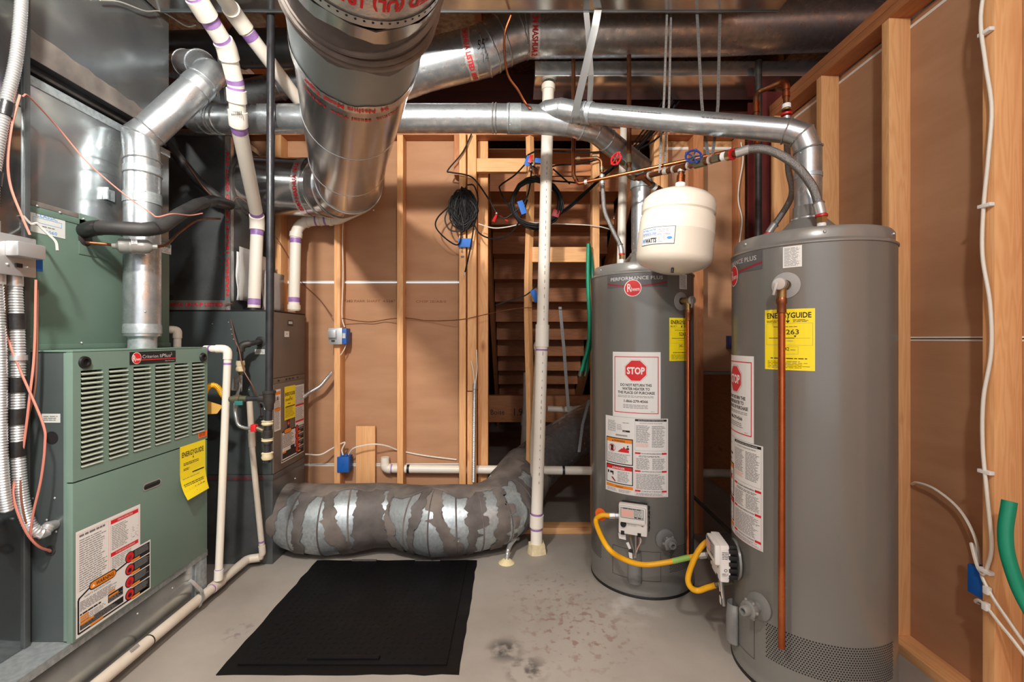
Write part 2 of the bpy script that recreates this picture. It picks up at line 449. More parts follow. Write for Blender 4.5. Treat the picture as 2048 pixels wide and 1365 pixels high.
# ---- floor with its stains
def floor_material():
    m = MATS['concrete']; nt = m.node_tree; N = nt.nodes; L = nt.links; b = N['Principled BSDF']
    geo = N.new('ShaderNodeNewGeometry'); src = b.inputs['Base Color'].links[0].from_socket
    def stain(src, c, rad, scale, lo, hi, col, amt):
        d = N.new('ShaderNodeVectorMath'); d.operation = 'DISTANCE'; d.inputs[1].default_value = c; L.new(geo.outputs['Position'], d.inputs[0])
        mr = N.new('ShaderNodeMapRange'); mr.inputs[1].default_value = rad*.35; mr.inputs[2].default_value = rad; mr.inputs[3].default_value = 1; mr.inputs[4].default_value = 0; L.new(d.outputs['Value'], mr.inputs[0])
        nz = N.new('ShaderNodeTexNoise'); nz.inputs['Scale'].default_value = scale; nz.inputs['Detail'].default_value = 5; L.new(geo.outputs['Position'], nz.inputs['Vector'])
        m2 = N.new('ShaderNodeMapRange'); m2.inputs[1].default_value = lo; m2.inputs[2].default_value = hi; L.new(nz.outputs['Fac'], m2.inputs[0])
        k = N.new('ShaderNodeMath'); k.operation = 'MULTIPLY'; L.new(mr.outputs[0], k.inputs[0]); L.new(m2.outputs[0], k.inputs[1])
        k2 = N.new('ShaderNodeMath'); k2.operation = 'MULTIPLY'; k2.inputs[1].default_value = amt; L.new(k.outputs[0], k2.inputs[0])
        mx = N.new('ShaderNodeMix'); mx.data_type = 'RGBA'; L.new(k2.outputs[0], mx.inputs[0]); L.new(src, mx.inputs[6]); mx.inputs[7].default_value = (*lin(col), 1)
        return mx.outputs[2]
    src = stain(src, PZ(1008, 1300, 0), .085, 14, .40, .52, (48, 46, 46), .85)
    src = stain(src, PZ(1052, 1340, 0), .10, 16, .47, .58, (58, 55, 54), .8)
    src = stain(src, PZ(1150, 1260, 0), .34, 26, .54, .62, (120, 82, 68), .6)
    src = stain(src, PZ(1110, 1190, 0), .30, 30, .56, .64, (116, 84, 72), .5)
    src = stain(src, PZ(1260, 1215, 0), .16, 12, .42, .6, (196, 192, 186), .6)
    src = stain(src, PZ(480, 1265, 0), .08, 30, .52, .6, (108, 90, 100), .6)
    L.new(src, b.inputs['Base Color'])
floor_material()
structure(boxo('floor', (-3.2, -3.2, -.12), (2.6, 7.6, 0), 'concrete'))

# ---- back wall: kraft-faced drywall seen from behind, on studs
YS, YD = 2.92, 3.01
wb = bpy.data.objects.new('wall_back', None); COL.objects.link(wb); place(wb, V(-1.3, YD, 0), None); structure(wb)
XL, XR = -2.45, P(918, 0, YD).x
for z0, z1 in ((.0, .411), (.421, 1.617), (1.631, 2.60)):
    boxo('drywall_panel', (XL, YD, z0), (XR, YD+.0125, z1), 'kraft', wb)
for z in (.416, 1.624):
    boxo('panel_edge', (XL, YD-.0012, z-.0095), (XR, YD+.006, z-.0025), 'gypsum', wb)
    boxo('panel_edge', (XL, YD-.0012, z+.0025), (XR, YD+.006, z+.0095), 'gypsum', wb)
# lettering printed on the drywall backs
c = Canvas(); c.text('7382 PARK SHAFT  4.5287', 0, 0, .016, 'copper_dull', w=.34); c.build('print', flat(P(688, 605, YD)+V(0, -.001, 0), (1, 0, 0), (0, 0, 1)), wb)
c = Canvas(); c.text('CM3P.2E/AB/0', 0, 0, .016, 'copper_dull', w=.20); c.build('print', flat(P(832, 606, YD)+V(0, -.001, 0), (1, 0, 0), (0, 0, 1)), wb)
def stud(x0, x1, y0, y1, z0, z1, mat='wood_z', par=None, name='stud', bev=.0025):
    return boxo(name, (x0, y0, z0), (x1, y1, z1), mat, par or wb, bev)
for px in (556, 674, 800):
    x = P(px, 0, YS).x; stud(x-.019, x+.019, YS, YD-.0005, .038, 2.56)
x0 = P(919, 0, YS).x
stud(x0, x0+.042, YS-.02, YD-.0005, .038, 2.56)                      # the doubled studs at the edge of the stair opening
stud(x0+.052, x0+.108, YS-.012, YD+.06, P(0, 782, YS).z, 2.56)
stud(x0+.050, x0+.106, YS-.006, YD+.06, .038, P(0, 784, YS).z)
stud(x0+.112, x0+.178, YD, YD+.10, .038, 2.56, 'wood_z')
stud(P(908, 0, YS).x, x0-.003, YS, YD-.001, P(0, 350, YS).z, 2.56, 'redwood_z', name='blocking')
xc = P(1052, 0, YS).x
build('stud', MB().tube([V(xc+.022+.008*math.sin(i*.9), YS+.03, .30+i*.226) for i in range(11)], .026, 4, smooth=False), 'wood_z', wb)
xr = P(1185, 0, YS).x
stud(xr, xr+.045, YS, YD, .038, 2.56)
boxo('blocking', (x0+.108, YS+.005, P(0, 343, YS).z), (xc+.005, YS+.045, P(0, 316, YS).z), 'wood_x', wb, .002)
boxo('blocking', (xc+.04, YS+.005, P(0, 524, YS).z), (xr, YS+.045, P(0, 494, YS).z), 'wood_x', wb, .002)
boxo('blocking', (xc+.04, YS+.06, P(0, 345, YS).z), (xr, YS+.085, P(0, 322, YS).z), 'redwood_x', wb, .002)
boxo('bottom_plate', (XL, YS-.01, 0), (.9, YD, .038), 'wood_x', wb, .002)
boxo('top_plate', (XL, YS, 2.56), (1.45, YD, 2.60), 'redwood_x', wb, .002)
# the part behind the water heaters
for px0, px1, mt in ((1308, 1320, 'wood_z'), (1322, 1336, 'wood_z'), (1387, 1407, 'redwood_z'), (1477, 1490, 'redwood_z')):
    stud(P(px0, 0, YS).x, P(px1, 0, YS).x, YS, YD-.0005, .0 if px0 > 1340 else 1.0, 2.56, mt)
zb = P(0, 743, YD).z; zt = P(0, 300, YD).z
boxo('drywall_panel', (P(1325, 0, YD).x, YD, zb), (1.75, YD+.0125, zt), 'kraft', wb)
boxo('panel_edge', (P(1325, 0, YD).x, YD-.004, zt), (1.45, YD+.0125, zt+.018), 'gypsum', wb)
boxo('ledge_strip', (P(1300, 0, YD).x, YD-.06, zb-.016), (1.6, YD+.01, zb), 'grey_plastic', wb)
boxo('sheathing', (P(1300, 0, YD).x, YD+.001, zt+.02), (1.75, YD+.02, 2.56), 'osb', wb)

# ---- right wall
wr = bpy.data.objects.new('wall_right', None); COL.objects.link(wr); place(wr, V(1.62, .8, 0), None); structure(wr)
XS, XD = 1.538, 1.627
for z0, z1 in ((.0, 1.2445), (1.2555, 2.515)):
    boxo('drywall_panel', (XD, -2.6, z0), (XD+.0125, 2.72, z1), 'kraft', wr)
boxo('panel_edge', (XD-.0012, -2.6, 1.2415), (XD+.006, 2.72, 1.2478), 'gypsum', wr)
boxo('panel_edge', (XD-.0012, -2.6, 1.2522), (XD+.006, 2.72, 1.2585), 'gypsum', wr)
boxo('panel_edge', (XD-.003, -2.6, 2.515), (XD+.010, 2.72, 2.527), 'gypsum', wr)
boxo('panel_edge', (XD+.010, -2.6, 2.527), (XD+.020, 2.72, 2.56), 'kraft', wr)
sp = None
for k in range(-6, 4):
    y = 1.45+.406*k
    if sp is None: sp = boxo('stud', (XS, y, .038), (XD-.0005, y+.038, 2.56), 'wood_z', wr, .0025)
    else: dup(sp, V((XS+XD)/2, y+.019, 1.299), wr)
boxo('bottom_plate', (XS, -2.6, 0), (XD, 2.72, .038), 'wood_y', wr, .002)
boxo('top_plate', (XS, -2.6, 2.56), (XD+.001, 2.72, 2.60), 'redwood_y', wr, .002)
boxo('cap_plate', (XS, -2.6, 2.601), (XD, 2.72, 2.64), 'redwood_y', wr, .002)

# ---- left wall, added light blockers round the space under the stairs, ceiling
structure(boxo('wall_left', (-2.50, -3.2, 0), (-2.451, 3.02, 3.0), 'kraft'))
structure(boxo('wall_blocker_left', (-.36, YD+.11, 0), (-.31, 7.4, 3.2), 'redwood_y'))  # added side wall, keeps world light from leaking under the stairs
structure(boxo('wall_blocker_right', (1.76, YD, 0), (1.80, 7.4, 3.2), 'redwood_y'))  # added on the other side for the same light blocking
structure(boxo('wall_sky_blocker', (2.55, -3.2, 0), (2.6, 7.5, 3.24), 'redwood_y'))  # added wall, blocks the world background and light above the right wall
structure(boxo('wall_blocker_far', (-.36, 7.4, 0), (1.80, 7.45, 3.2), 'blocker_dark'))  # added dark end wall, closes the stair space against world light
ce = bpy.data.objects.new('ceiling', None); COL.objects.link(ce); place(ce, V(0, 2, 3.24), None); structure(ce)
boxo('subfloor', (-3.2, -.4, 3.242), (2.6, 7.5, 3.262), 'osb', ce)
jp = None
for k in range(-7, 7):
    x = .21+.406*k
    if jp is None: jp = boxo('joist', (x-.019, -.4, 3.105), (x+.019, 7.4, 3.242), 'redwood_y', ce)
    else: dup(jp, V(x, 3.5, 3.1735), ce)
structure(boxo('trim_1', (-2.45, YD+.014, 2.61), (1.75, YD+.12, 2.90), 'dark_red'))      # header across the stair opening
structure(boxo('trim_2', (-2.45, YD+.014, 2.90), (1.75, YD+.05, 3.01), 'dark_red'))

# ---- steel post in the corner
st = thing('steel_post', 'dark red steel column standing in the corner behind the water heaters', 'column', (1.565, 2.81, 0))
for a, b in ((2.74, 2.75), (2.87, 2.88)): boxo('flange', (1.49, a, 0), (1.64, b, 2.74), 'red_steel', st)
boxo('web', (1.56, 2.75, 0), (1.57, 2.87, 2.74), 'red_steel', st)

# ---- stairs seen from beneath
stairs = thing('staircase', 'raw timber staircase seen from underneath beyond the stud opening', 'stairs', (.25, 4.5, 0))
R_, T_, Y0, Z0 = .19, .26, 3.255, 2.57
XA, XB = -.17, .84
tr = rs = None
for n in range(0, 13):
    y = Y0+n*T_; z = Z0-n*R_
    if tr is None:
        tr = boxo('tread', (XA, y-.03, z), (XB, y+T_, z+.028), 'redwood_x', stairs)
        rs = boxo('riser', (XA, y+T_-.02, z-R_), (XB, y+T_, z), 'redwood_x', stairs)
    else:
        dup(tr, V((XA+XB)/2, y+T_/2-.015, z+.014), stairs); dup(rs, V((XA+XB)/2, y+T_-.01, z-R_/2), stairs)
for xa, xb in ((XA-.045, XA-.005), (XB+.005, XB+.045)):
    mb = MB(); a = V(0, Y0-.1, Z0+.10); b = V(0, Y0+13*T_, Z0-13*R_+.03)
    pts = [(a.y, a.z+.02), (b.y, b.z+.02), (b.y, b.z-.27), (a.y, a.z-.27)]
    lo = [mb.bm.verts.new((xa, y, z)) for y, z in pts]; hi = [mb.bm.verts.new((xb, y, z)) for y, z in pts]
    mb.face(lo); mb.face(hi[::-1])
    for i in range(4): mb.face([lo[i], hi[i], hi[(i+1) % 4], lo[(i+1) % 4]])
    build('stringer', mb, 'redwood_y', stairs)
bm_y = 4.3
hb = boxo('header_beam', (XA-.1, bm_y, P(0, 845, bm_y).z), (1.3, bm_y+.09, P(0, 792, bm_y).z), 'redwood_x', None, .003,
          label='laminated timber beam with stamped print low under the staircase', cat='beam')
c = Canvas(); c.text('1.9E', .0, 0, .07, 'ink', w=.12); c.text('Boise', -.22, .01, .05, 'ink', w=.13)
c.build('stamp', flat(P(1028, 832, bm_y), (1, 0, 0), (0, 0, 1)), hb)

# ---- two bare-bulb ceiling lamps (behind the viewpoint)
def ceiling_lamp(loc, power, label):
    x, y, z = loc
    t = thing('ceiling_lamp', label, 'lamp', (x, y, z+.12))
    build('lamp_holder', MB().lathe([(0, .14), (.06, .14), (.055, .10), (.03, .09), (.025, .06), (0, .06)], V(x, y, z)), 'white_plastic', t)
    d = bpy.data.lights.new('bulb_light', 'POINT'); d.energy = power; d.color = (1., .95, .88); d.shadow_soft_size = .07
    o = bpy.data.objects.new('bulb_light', d); COL.objects.link(o); o.location = (x, y, z)
    bpy.context.view_layer.update()
    place(o, V(x, y, z-.03), t)
ceiling_lamp((-.75, .30, 2.66), 178, 'bare bulb ceiling lamp above the furnace side of the room')
ceiling_lamp((.30, -.35, 2.70), 72, 'bare bulb ceiling lamp above the heater side of the room')

# ================================================================ NEAR FURNACE (left)
FX = -1.45                      # plane of its doors
CXL = -1.63                     # plane of the coil cabinet and plenums above
FY0, FY1 = 1.506, 2.166
ZB, ZT, ZJ = .243, 1.207, .773
fu = thing('gas_furnace', 'green painted gas furnace with louvred upper door and yellow energy tag', 'furnace', (-1.85, 1.84, ZB))
boxo('cabinet', (-2.25, FY0+.004, ZB), (FX-.022, FY1-.002, ZT), 'dark_cab', fu, .003)
boxo('corner_flange', (FX-.034, FY0-.001, ZB+.004), (FX-.020, FY0+.006, ZT-.004), 'green_paint', fu, .001)
boxo('cabinet_top', (-2.25, FY0, ZT-.001), (FX-.004, FY1, ZT+.004), 'green_paint', fu, .0015)
# lower door with its grip
ld = MB(); ld.box((FX-.022, FY0-.004, ZB-.002), (FX, FY1, ZJ-.003), .004); ld = build('lower_door', ld, 'green_paint', fu)
gy = (PX(304, 970, FX).y, PX(304, 970, FX).z)
c = Canvas(); n = 20
def stadium(w, h):
    pts = []
    for k in range(n+1): a = -pi/2+pi*k/n; pts.append((w/2-h/2+h/2*math.cos(a), h/2*math.sin(a)))
    for k in range(n+1): a = pi/2+pi*k/n; pts.append((-w/2+h/2+h/2*math.cos(a), h/2*math.sin(a)))
    return pts
c.poly(stadium(.095, .030), 'zinc', 1); c.poly(stadium(.084, .021), 'iron_fitting', 2); c.poly([(x, y*.5-.002) for x, y in stadium(.078, .018)], 'cavity', 3)
c.build('door_grip', flat((FX, gy[0], gy[1]), (0, 1, 0), (0, 0, 1)), ld)
# upper door: a frame with six louvre openings
ud = MB(); cols = [(1.530+.1064*i, 1.612+.1064*i) for i in range(6)]
za, zb2 = .812, 1.142
ud.box((FX-.022, FY0-.004, ZJ+.002), (FX, cols[0][0], ZT-.002), .0); ud.box((FX-.022, cols[-1][1], ZJ+.002), (FX, FY1, ZT-.002))
for i in range(5): ud.box((FX-.022, cols[i][1], za), (FX, cols[i+1][0], zb2))
ud.box((FX-.022, cols[0][0], ZJ+.002), (FX, cols[-1][1], za)); ud.box((FX-.022, cols[0][0], zb2), (FX, cols[-1][1], ZT-.002))
ud.box((FX-.060, cols[0][0]-.004, za-.01), (FX-.0215, cols[-1][1]+.004, zb2+.01), mi=1)
ud = build('upper_door', ud, ['green_paint', 'cavity'], fu)
NR = 20; pit = (zb2-za)/NR; lv = None
for i in range(6):
    y0, y1 = cols[i]
    for k in range(NR):
        z = za+k*pit
        if lv is None:
            mb = MB()
            prof = [(FX-.0125, z+pit*.62), (FX-.001, z+pit*.46), (FX+.0035, z+pit*.26), (FX+.0015, z+pit*.08), (FX-.002, z+.0)]
            n = len(prof); rows = [[mb.bm.verts.new((x, y, zz)) for x, zz in prof] for y in (y0, y1)]
            for j in range(n-1): mb.face([rows[0][j], rows[1][j], rows[1][j+1], rows[0][j+1]], 0, True)
            lv = build('louvre', mb, 'louvre_lit_green', ud); base = WORLD[lv].copy(); yb, zb0 = y0, z
        else: dup(lv, base+V(0, y0-yb, z-zb0), ud)
for px, py in ((168, 725), (405, 715)):
    p = PX(px, py, FX)
    build('knockout_plug', MB().lathe([(0, .003), (.011, .003), (.012, .009), (.019, .008), (.021, 0), (.0, 0)], p, (1, 0, 0), 24), 'black', ud)
# name plate
p0 = PX(258.5, 730.5, FX); c = Canvas()
W, H = .236, .049
c.rect(0, 0, W, H, 'ink', 1); c.disc(.032, H/2, .0225, .0225, 'white', 2, 32); c.disc(.032, H/2, .0207, .0207, 'ink_red', 3, 32)
c.text('R', .0145, .0125, .024, 'white', w=.013, layer=4, bold=.01); c.text('heem', .0275, .0155, .011, 'white', w=.022, layer=4, bold=.01)
c.text('Criterion II', .060, .0225, .0135, 'ink_silver', w=.096, layer=2); c.text('Plus', .158, .0225, .0150, 'ink_silver', w=.048, layer=2, shear=.3); c.text('2', .208, .030, .011, 'ink_silver', layer=2)
c.rect(.055, .0145, W-.055, .0038, 'ink_red', 2); c.text('Gas Furnace', W-.06, .0055, .0048, 'ink_silver', w=.052, layer=2)
c.build('name_plate', flat(p0, (0, 1, 0), (0, 0, 1)), ud, label='black furnace name plate with round red badge')
c = Canvas(); c.rect(0, 0, .062, .030, 'orange_label', 1); c.lines(.008, .006, .046, .018, 3, 'ink')
c.build('orange_sticker', flat((FX, 2.100, .788), (0, 1, 0), (0, 0, 1)), ud)
# energy tag, lower corner curling away
mb = Canvas(.02)
c = Canvas(); N_ = 8
for i in range(N_):
    for j in range(N_):
        x, y, w_, h_ = .165*i/N_, -.232*(j+1)/N_, .165/N_, .232/N_
        c.poly([(x, y), (x+w_, y), (x+w_, y+h_), (x, y+h_)], 'yellow_label', 1)
c.text('ENERGYGUIDE', .012, -.050, .022, 'ink', w=.140, bold=.02); c.poly([(.083, -.068), (.078, -.060), (.088, -.060)], 'ink', 2); c.rect(.0822, -.062, .0018, .012, 'ink', 2)
c.lines(.022, -.090, .12, .014, 2, 'ink'); c.lines(.022, -.112, .04, .012, 2, 'ink'); c.rect(.014, -.133, .140, .006, 'ink', 2); c.lines(.014, -.150, .14, .006, 1, 'ink_grey')
c.lines(.014, -.198, .14, .03, 4, 'ink'); c.lines(.014, -.222, .10, .012, 2, 'ink')
def curl(x, y, h):
    t = max(0, (-y-.12)/.11); k = t*t*.030*(1.1-x/.3)
    return V(FX+.0008+h+k, 1.985+x, .776+y+.0*x)
c.build('energy_tag', curl, ld, label='yellow energy tag peeling at its lower edge')
# operating instructions and warning labels
c = Canvas(); W, H = .262, .25
c.rect(0, -.0, W, H, 'paper', 1); c.frame(.006, .01, .118, H-.02, .0012, 'ink_pink', 2); c.frame(.13, .01, .124, H-.02, .0012, 'ink_pink', 2)
c.lines(.012, H-.024, .106, .010, 1, 'ink_grey', fill=.7); c.lines(.012, .02, .106, H-.05, 26, 'ink_grey', fill=.32)
c.rect(.132, H-.028, .120, .014, 'ink_red', 2); c.text('OPERATING INSTRUCTIONS', .16, H-.0245, .0065, 'paper', w=.066, layer=3)
c.lines(.136, .125, .075, H-.16, 14, 'ink_grey', fill=.32)
for k in range(26): c.rect(.218+random.random()*.03, .125+random.random()*.05, .004, .0012, 'ink_grey', 2)
c.rect(.132, .104, .120, .014, 'ink_red', 2); c.text('TO TURN OFF GAS TO APPLIANCE', .152, .1075, .0065, 'paper', w=.084, layer=3)
c.lines(.136, .055, .11, .045, 7, 'ink_grey', fill=.32)
c.build('instruction_label', flat((FX, 1.511, .356), (0, 1, 0), (0, 0, 1)), ld)
c = Canvas(); W, H = .312, .196
c.rect(0, 0, W, H-.045, 'paper', 1); c.rect(.19, H-.045, W-.19, .045, 'paper', 1)
def thick(x0, y0, x1, y1, t): 
    d = V(x1-x0, y1-y0, 0).normalized(); a = V(-d.y, d.x, 0)*t/2
    c.poly([(x0+a.x, y0+a.y), (x0-a.x, y0-a.y), (x1-a.x, y1-a.y), (x1+a.x, y1+a.y)], 'ink', 2)
thick(.008, .012, .008, .125, .006); thick(.008, .012, .30, .012, .006); thick(.008, .128, .055, .148, .006); thick(.15, .148, .20, .158, .006); thick(.008, .122, .012, .131, .006)
c.poly([(x+.100, y+.148) for x, y in stadium(.108, .030)], 'ink', 3); c.poly([(x+.100, y+.148) for x, y in stadium(.101, .023)], 'ink_orange', 4)
c.text('WARNING', .072, .1415, .013, 'ink', w=.070, layer=5, bold=.02); c.poly([(.056, .142), (.068, .142), (.062, .153)], 'white', 5)
c.text('SAFETY INFORMATION', .03, .122, .006, 'ink', w=.10)
c.lines(.014, .082, .15, .034, 7, 'ink', fill=.34); c.lines(.014, .068, .10, .008, 1, 'ink', fill=.7); c.lines(.014, .042, .10, .022, 4, 'ink_grey', fill=.35)
c.rect(.014, .020, .17, .022, 'ink', 2); c.lines(.018, .022, .15, .018, 4, 'ink_silver', 3, fill=.2); c.rect(.12, .050, .062, .030, 'ink', 2); c.lines(.123, .052, .055, .015, 3, 'ink_silver', 3, fill=.25)
for x, y, w_ in ((.014, .060, .03), (.014, .047, .032), (.122, .084, .026), (.122, .068, .04), (.014, .036, .05), (.05, .012, .05)): c.rect(x, y, w_, .007, 'ink_orange', 4)
for k in range(4):
    y = .006+k*.047; c.rect(.225, y, .082, .043, 'ink', 2); c.lines(.235, y+.014, .068, .026, 6, 'ink_silver', 3, fill=.22); c.rect(.218, y+.002, .040, .008, 'ink_orange', 4)
    c.disc(.212, y+.026, .0205, .0205, 'ink', 3); c.disc(.212, y+.026, .0175, .0175, 'ink_red', 4)
    fl = [(-.010, -.012), (-.012, .0), (-.006, .004), (-.004, .012), (.001, .004), (.006, .011), (.009, .001), (.011, -.008), (.004, -.013)]
    c.poly([(.212+a*.75, y+.026+b*.75) for a, b in fl], 'ink_darkred' if k % 2 else 'ink', 5)
c.build('warning_label', flat((FX+.0006, 1.511, .250), (0, 1, 0), (0, 0, 1)), ld)
# marks on the cabinet side (faces the viewer)
ys = FY0+.0035
c = Canvas(); c.rect(0, 0, .062, .030, 'label_clear', 1); c.lines(.006, .006, .05, .018, 3, 'ink_grey'); c.build('side_sticker', flat(P(84, 846, ys), (1, 0, 0), (0, 0, 1)), fu)
c = Canvas(); c.disc(0, 0, .021, .021, 'cavity', 1, 32); c.build('side_hole', flat(P(104, 876, ys), (1, 0, 0), (0, 0, 1)), fu)
build('grommet', MB().torus(P(101, 1102, ys), (0, 1, 0), .013, .004), 'black_rubber', fu)
for px, py in ((109, 997), (65, 998), (93, 1041), (112, 1064)):
    build('screw', MB().sphere(P(px, py, ys), .004, 10, sc=(1, .6, 1)), 'zinc', fu)

# platform duct below the furnace
bp = thing('base_plenum', 'galvanized steel base duct under the green furnace', 'duct', (-1.9, 1.5, 0))
boxo('body', (-2.25, .2, 0), (FX-.020, FY1+.012, ZB-.032), 'galv_sheet', bp, .003)
boxo('top_flange', (-2.25, .2, ZB-.031), (FX-.008, FY1+.014, ZB-.001), 'galv_frost', bp, .002)
boxo('corner_cap', (FX-.021, FY1-.06, 0), (FX-.012, FY1+.014, ZB-.034), 'galv_frost', bp, .002)
for py, pp in ((985, 345), (1045, 275)):
    q = PX(pp, py+190, FX-.02); build('screw', MB().sphere(V(FX-.02, q.y, .17), .004, 8), 'zinc', bp)

# evaporator coil cabinet
ZC = 1.702
cc = thing('coil_cabinet', 'green evaporator coil cabinet above the louvred furnace', 'cabinet', (-1.95, 1.84, ZT+.004))
boxo('cabinet', (-2.25, FY0, ZT+.005), (CXL, FY1, ZC), 'green_coil', cc, .004)
boxo('top_rail', (-2.25, FY0-.002, ZC-.022), (CXL+.003, FY1+.003, ZC+.001), 'green_coil', cc, .002)
boxo('bottom_rail', (-2.25, FY0-.002, ZT+.005), (CXL+.004, FY1+.003, ZT+.024), 'green_coil', cc, .002)
q0, q1 = PX(157, 508, CXL), PX(193, 447, CXL)
boxo('access_plate', (CXL, q0.y, q0.z), (CXL+.003, q1.y, q1.z+.02), 'green_coil', cc, .001)
build('pipe_grommet', MB().lathe([(0, .006), (.02, .006), (.03, .0), (0, 0)], PX(170, 478, CXL)+V(.002, 0, 0), (1, 0, 0)), 'black_rubber', cc)
c = Canvas(); c.rect(0, 0, .125, .082, 'label_clear', 1); c.text('CLASSIC', .022, .056, .013, 'ink_blue', w=.075); c.frame(.012, .035, .10, .018, .001, 'ink_blue', 2); c.lines(.02, .022, .08, .008, 1, 'ink_grey'); c.text('5060', .055, .005, .011, 'ink_blue', w=.04)
c.build('cabinet_label', flat(PX(57, 462, CXL), (0, 1, 0), (0, 0, 1)), cc)
for px, py in ((74, 412), (167, 438), (250, 462), (120, 425), (58, 674), (163, 686)):
    q = PX(px, py, CXL+.004); build('screw', MB().sphere(q, .0042, 8), 'zinc', cc)
c = Canvas(); c.lines(.0, .0, .055, .05, 6, 'ink_grey'); c2 = Canvas(); c2.rect(0, 0, .06, .045, 'paper', 1); c2.lines(.004, .004, .05, .036, 6, 'ink', fill=.35)
c2.build('pipe_label', flat(PX(322, 505, CXL)+V(.001, 0, 0), (0, 1, 0), (0, 0, 1)), cc)

# supply plenum: lower transition, flexible collar, upper trunk
sp_ = thing('supply_plenum', 'galvanized supply plenum with cross-broken panels above the green coil cabinet', 'duct', (-1.95, 1.84, ZC+.001))
def cross_panel(mb, x, y0, y1, z0, z1, d):
    cv = mb.bm.verts.new((x+d, (y0+y1)/2, (z0+z1)/2)); cs = [mb.bm.verts.new(p) for p in ((x, y0, z0), (x, y1, z0), (x, y1, z1), (x, y0, z1))]
    for i in range(4): mb.face([cs[i], cs[(i+1) % 4], cv])
z1 = 2.142
boxo('lower_body', (-2.25, FY0, ZC+.002), (CXL-.006, FY1, z1), 'galv_sheet', sp_)
mb = MB(); cross_panel(mb, CXL-.004, FY0, FY1, ZC+.006, z1-.03, .006); build('cross_broken_panel', mb, 'galv_sheet', sp_)
boxo('drive_cleat', (-2.25, FY0-.004, z1-.03), (CXL+.001, FY1+.004, z1+.002), 'galv_frost', sp_, .003)
boxo('sealant_bead', (-2.25, FY0-.002, ZC+.002), (CXL+.001, FY1+.002, ZC+.02), 'dusty_mastic', sp_, .002)
boxo('flexible_collar', (-2.24, FY0+.02, z1), (CXL-.03, FY1-.01, 2.23), 'black', sp_)
boxo('tie_bar', (CXL-.026, FY0, 2.165), (CXL-.014, FY1, 2.176), 'iron_fitting', sp_, .002)
boxo('mastic_flange', (-2.25, FY0-.004, 2.20), (CXL+.004, FY1+.002, 2.255), 'galv_dark', sp_, .003)
boxo('upper_body', (-2.25, FY0, 2.25), (CXL-.006, FY1, 3.0), 'galv_sheet', sp_)
mb = MB(); cross_panel(mb, CXL-.004, FY0, FY1, 2.26, 2.98, .007); build('cross_broken_panel', mb, 'galv_sheet', sp_)
mb = MB()
pts = [(FY0+.66*i/22, 2.25+.05*(1-i/22)+.012*noise.noise(V(i*.7, 3, 1))) for i in range(23)]
mb.poly([(CXL+.0045, y, z) for y, z in pts]+[(CXL+.0045, FY1, 2.201), (CXL+.0045, FY0, 2.201)]); build('mastic_smear', mb, 'dusty_mastic', sp_)

# return duct at the near left
rd = thing('return_duct', 'tall shiny galvanized return duct beside the green furnace', 'duct', (-2.0, 1.0, ZB))
boxo('body', (-2.25, .35, ZB), (-1.585, 1.488, 2.74), 'galv_mirror', rd, .002)
boxo('corner_seam', (-1.590, 1.476, ZB), (-1.580, 1.493, 2.74), 'galv_dark', rd, .001)

# electrical box on the return duct
jx = -1.584
jb = thing('switch_box', 'galvanized junction box with flip-up switch cover on the return duct', 'electrical box', (jx, 1.41, 1.44))
boxo('box', (jx, 1.345, 1.447), (jx+.055, 1.452, 1.565), 'galv_frost', jb, .006)
boxo('cover', (jx+.055, 1.342, 1.444), (jx+.062, 1.456, 1.568), 'zinc', jb, .003)
boxo('switch_guard', (jx+.062, 1.365, 1.500), (jx+.102, 1.448, 1.545), 'zinc', jb, .005)
boxo('switch', (jx+.062, 1.392, 1.470), (jx+.068, 1.410, 1.482), 'black', jb)
for y in (1.372, 1.428): build('screw', MB().sphere(V(jx+.063, y, 1.475), .004, 8), 'zinc', jb)
boxo('data_plate', (jx+.055, 1.458, 1.468), (jx+.060, 1.478, 1.548), 'blue_box', jb)
for y in (1.375, 1.425): build('connector', MB().cyl(V(jx+.028, y, 1.447), V(jx+.028, y, 1.415), .019), 'zinc', jb)
build('connector', MB().cyl(V(jx+.028, 1.36, 1.565), V(jx+.028, 1.36, 1.605), .019), 'zinc', jb)
def flex_conduit(name, label, path, r, group=None, pitch=.0085, mat='zinc', par=None):
    path = [Vector(p) for p in path]; L = plen(path); n = int(L/pitch); q = []; rr = []
    for i in range(n*2+1):
        s = min(L-1e-4, max(1e-4, L*i/(n*2))); a = subpath(path, max(0, s-1e-4), s)
        if a: q.append(a[-1]); rr.append(r if i % 2 else r*.86)
    if par: return build(name, MB().tube(q, rr, 12), mat, par)
    return build(name, MB().tube(q, rr, 12), mat, None, label=label, cat='conduit', group=group)
cpath = spline([V(jx+.028, 1.36, 1.60), V(jx+.03, 1.365, 1.75), V(jx+.04, 1.385, 1.95), V(jx+.05, 1.408, 2.12), V(jx+.055, 1.42, 2.35), V(jx+.05, 1.42, 2.6)], 10)
flex_conduit('flexible_conduit', 'ribbed metal conduit rising from the switch box', cpath, .0165)
c1 = spline([V(jx+.028, 1.425, 1.42), V(jx+.030, 1.432, 1.2), V(jx+.030, 1.43, .95), V(jx+.034, 1.435, .78), V(-1.535, 1.445, .665), V(-1.510, 1.462, .625), P(98, 1052, 1.485)], 10)
cd = flex_conduit('flexible_conduit', 'ribbed metal conduit dropping from the switch box into the furnace side', c1, .0185)
build('end_connector', MB().cyl(P(94, 1054, 1.478), P(110, 1050, 1.507), .015), 'zinc', cd)
c2p = spline([V(jx+.026, 1.375, 1.42), V(jx+.026, 1.385, 1.2), V(jx+.028, 1.385, .95), V(jx+.03, 1.39, .8), V(jx+.03, 1.40, .72)], 8)
flex_conduit('flexible_conduit', 'second ribbed metal conduit taped alongside the one below the switch box', c2p, .0165)
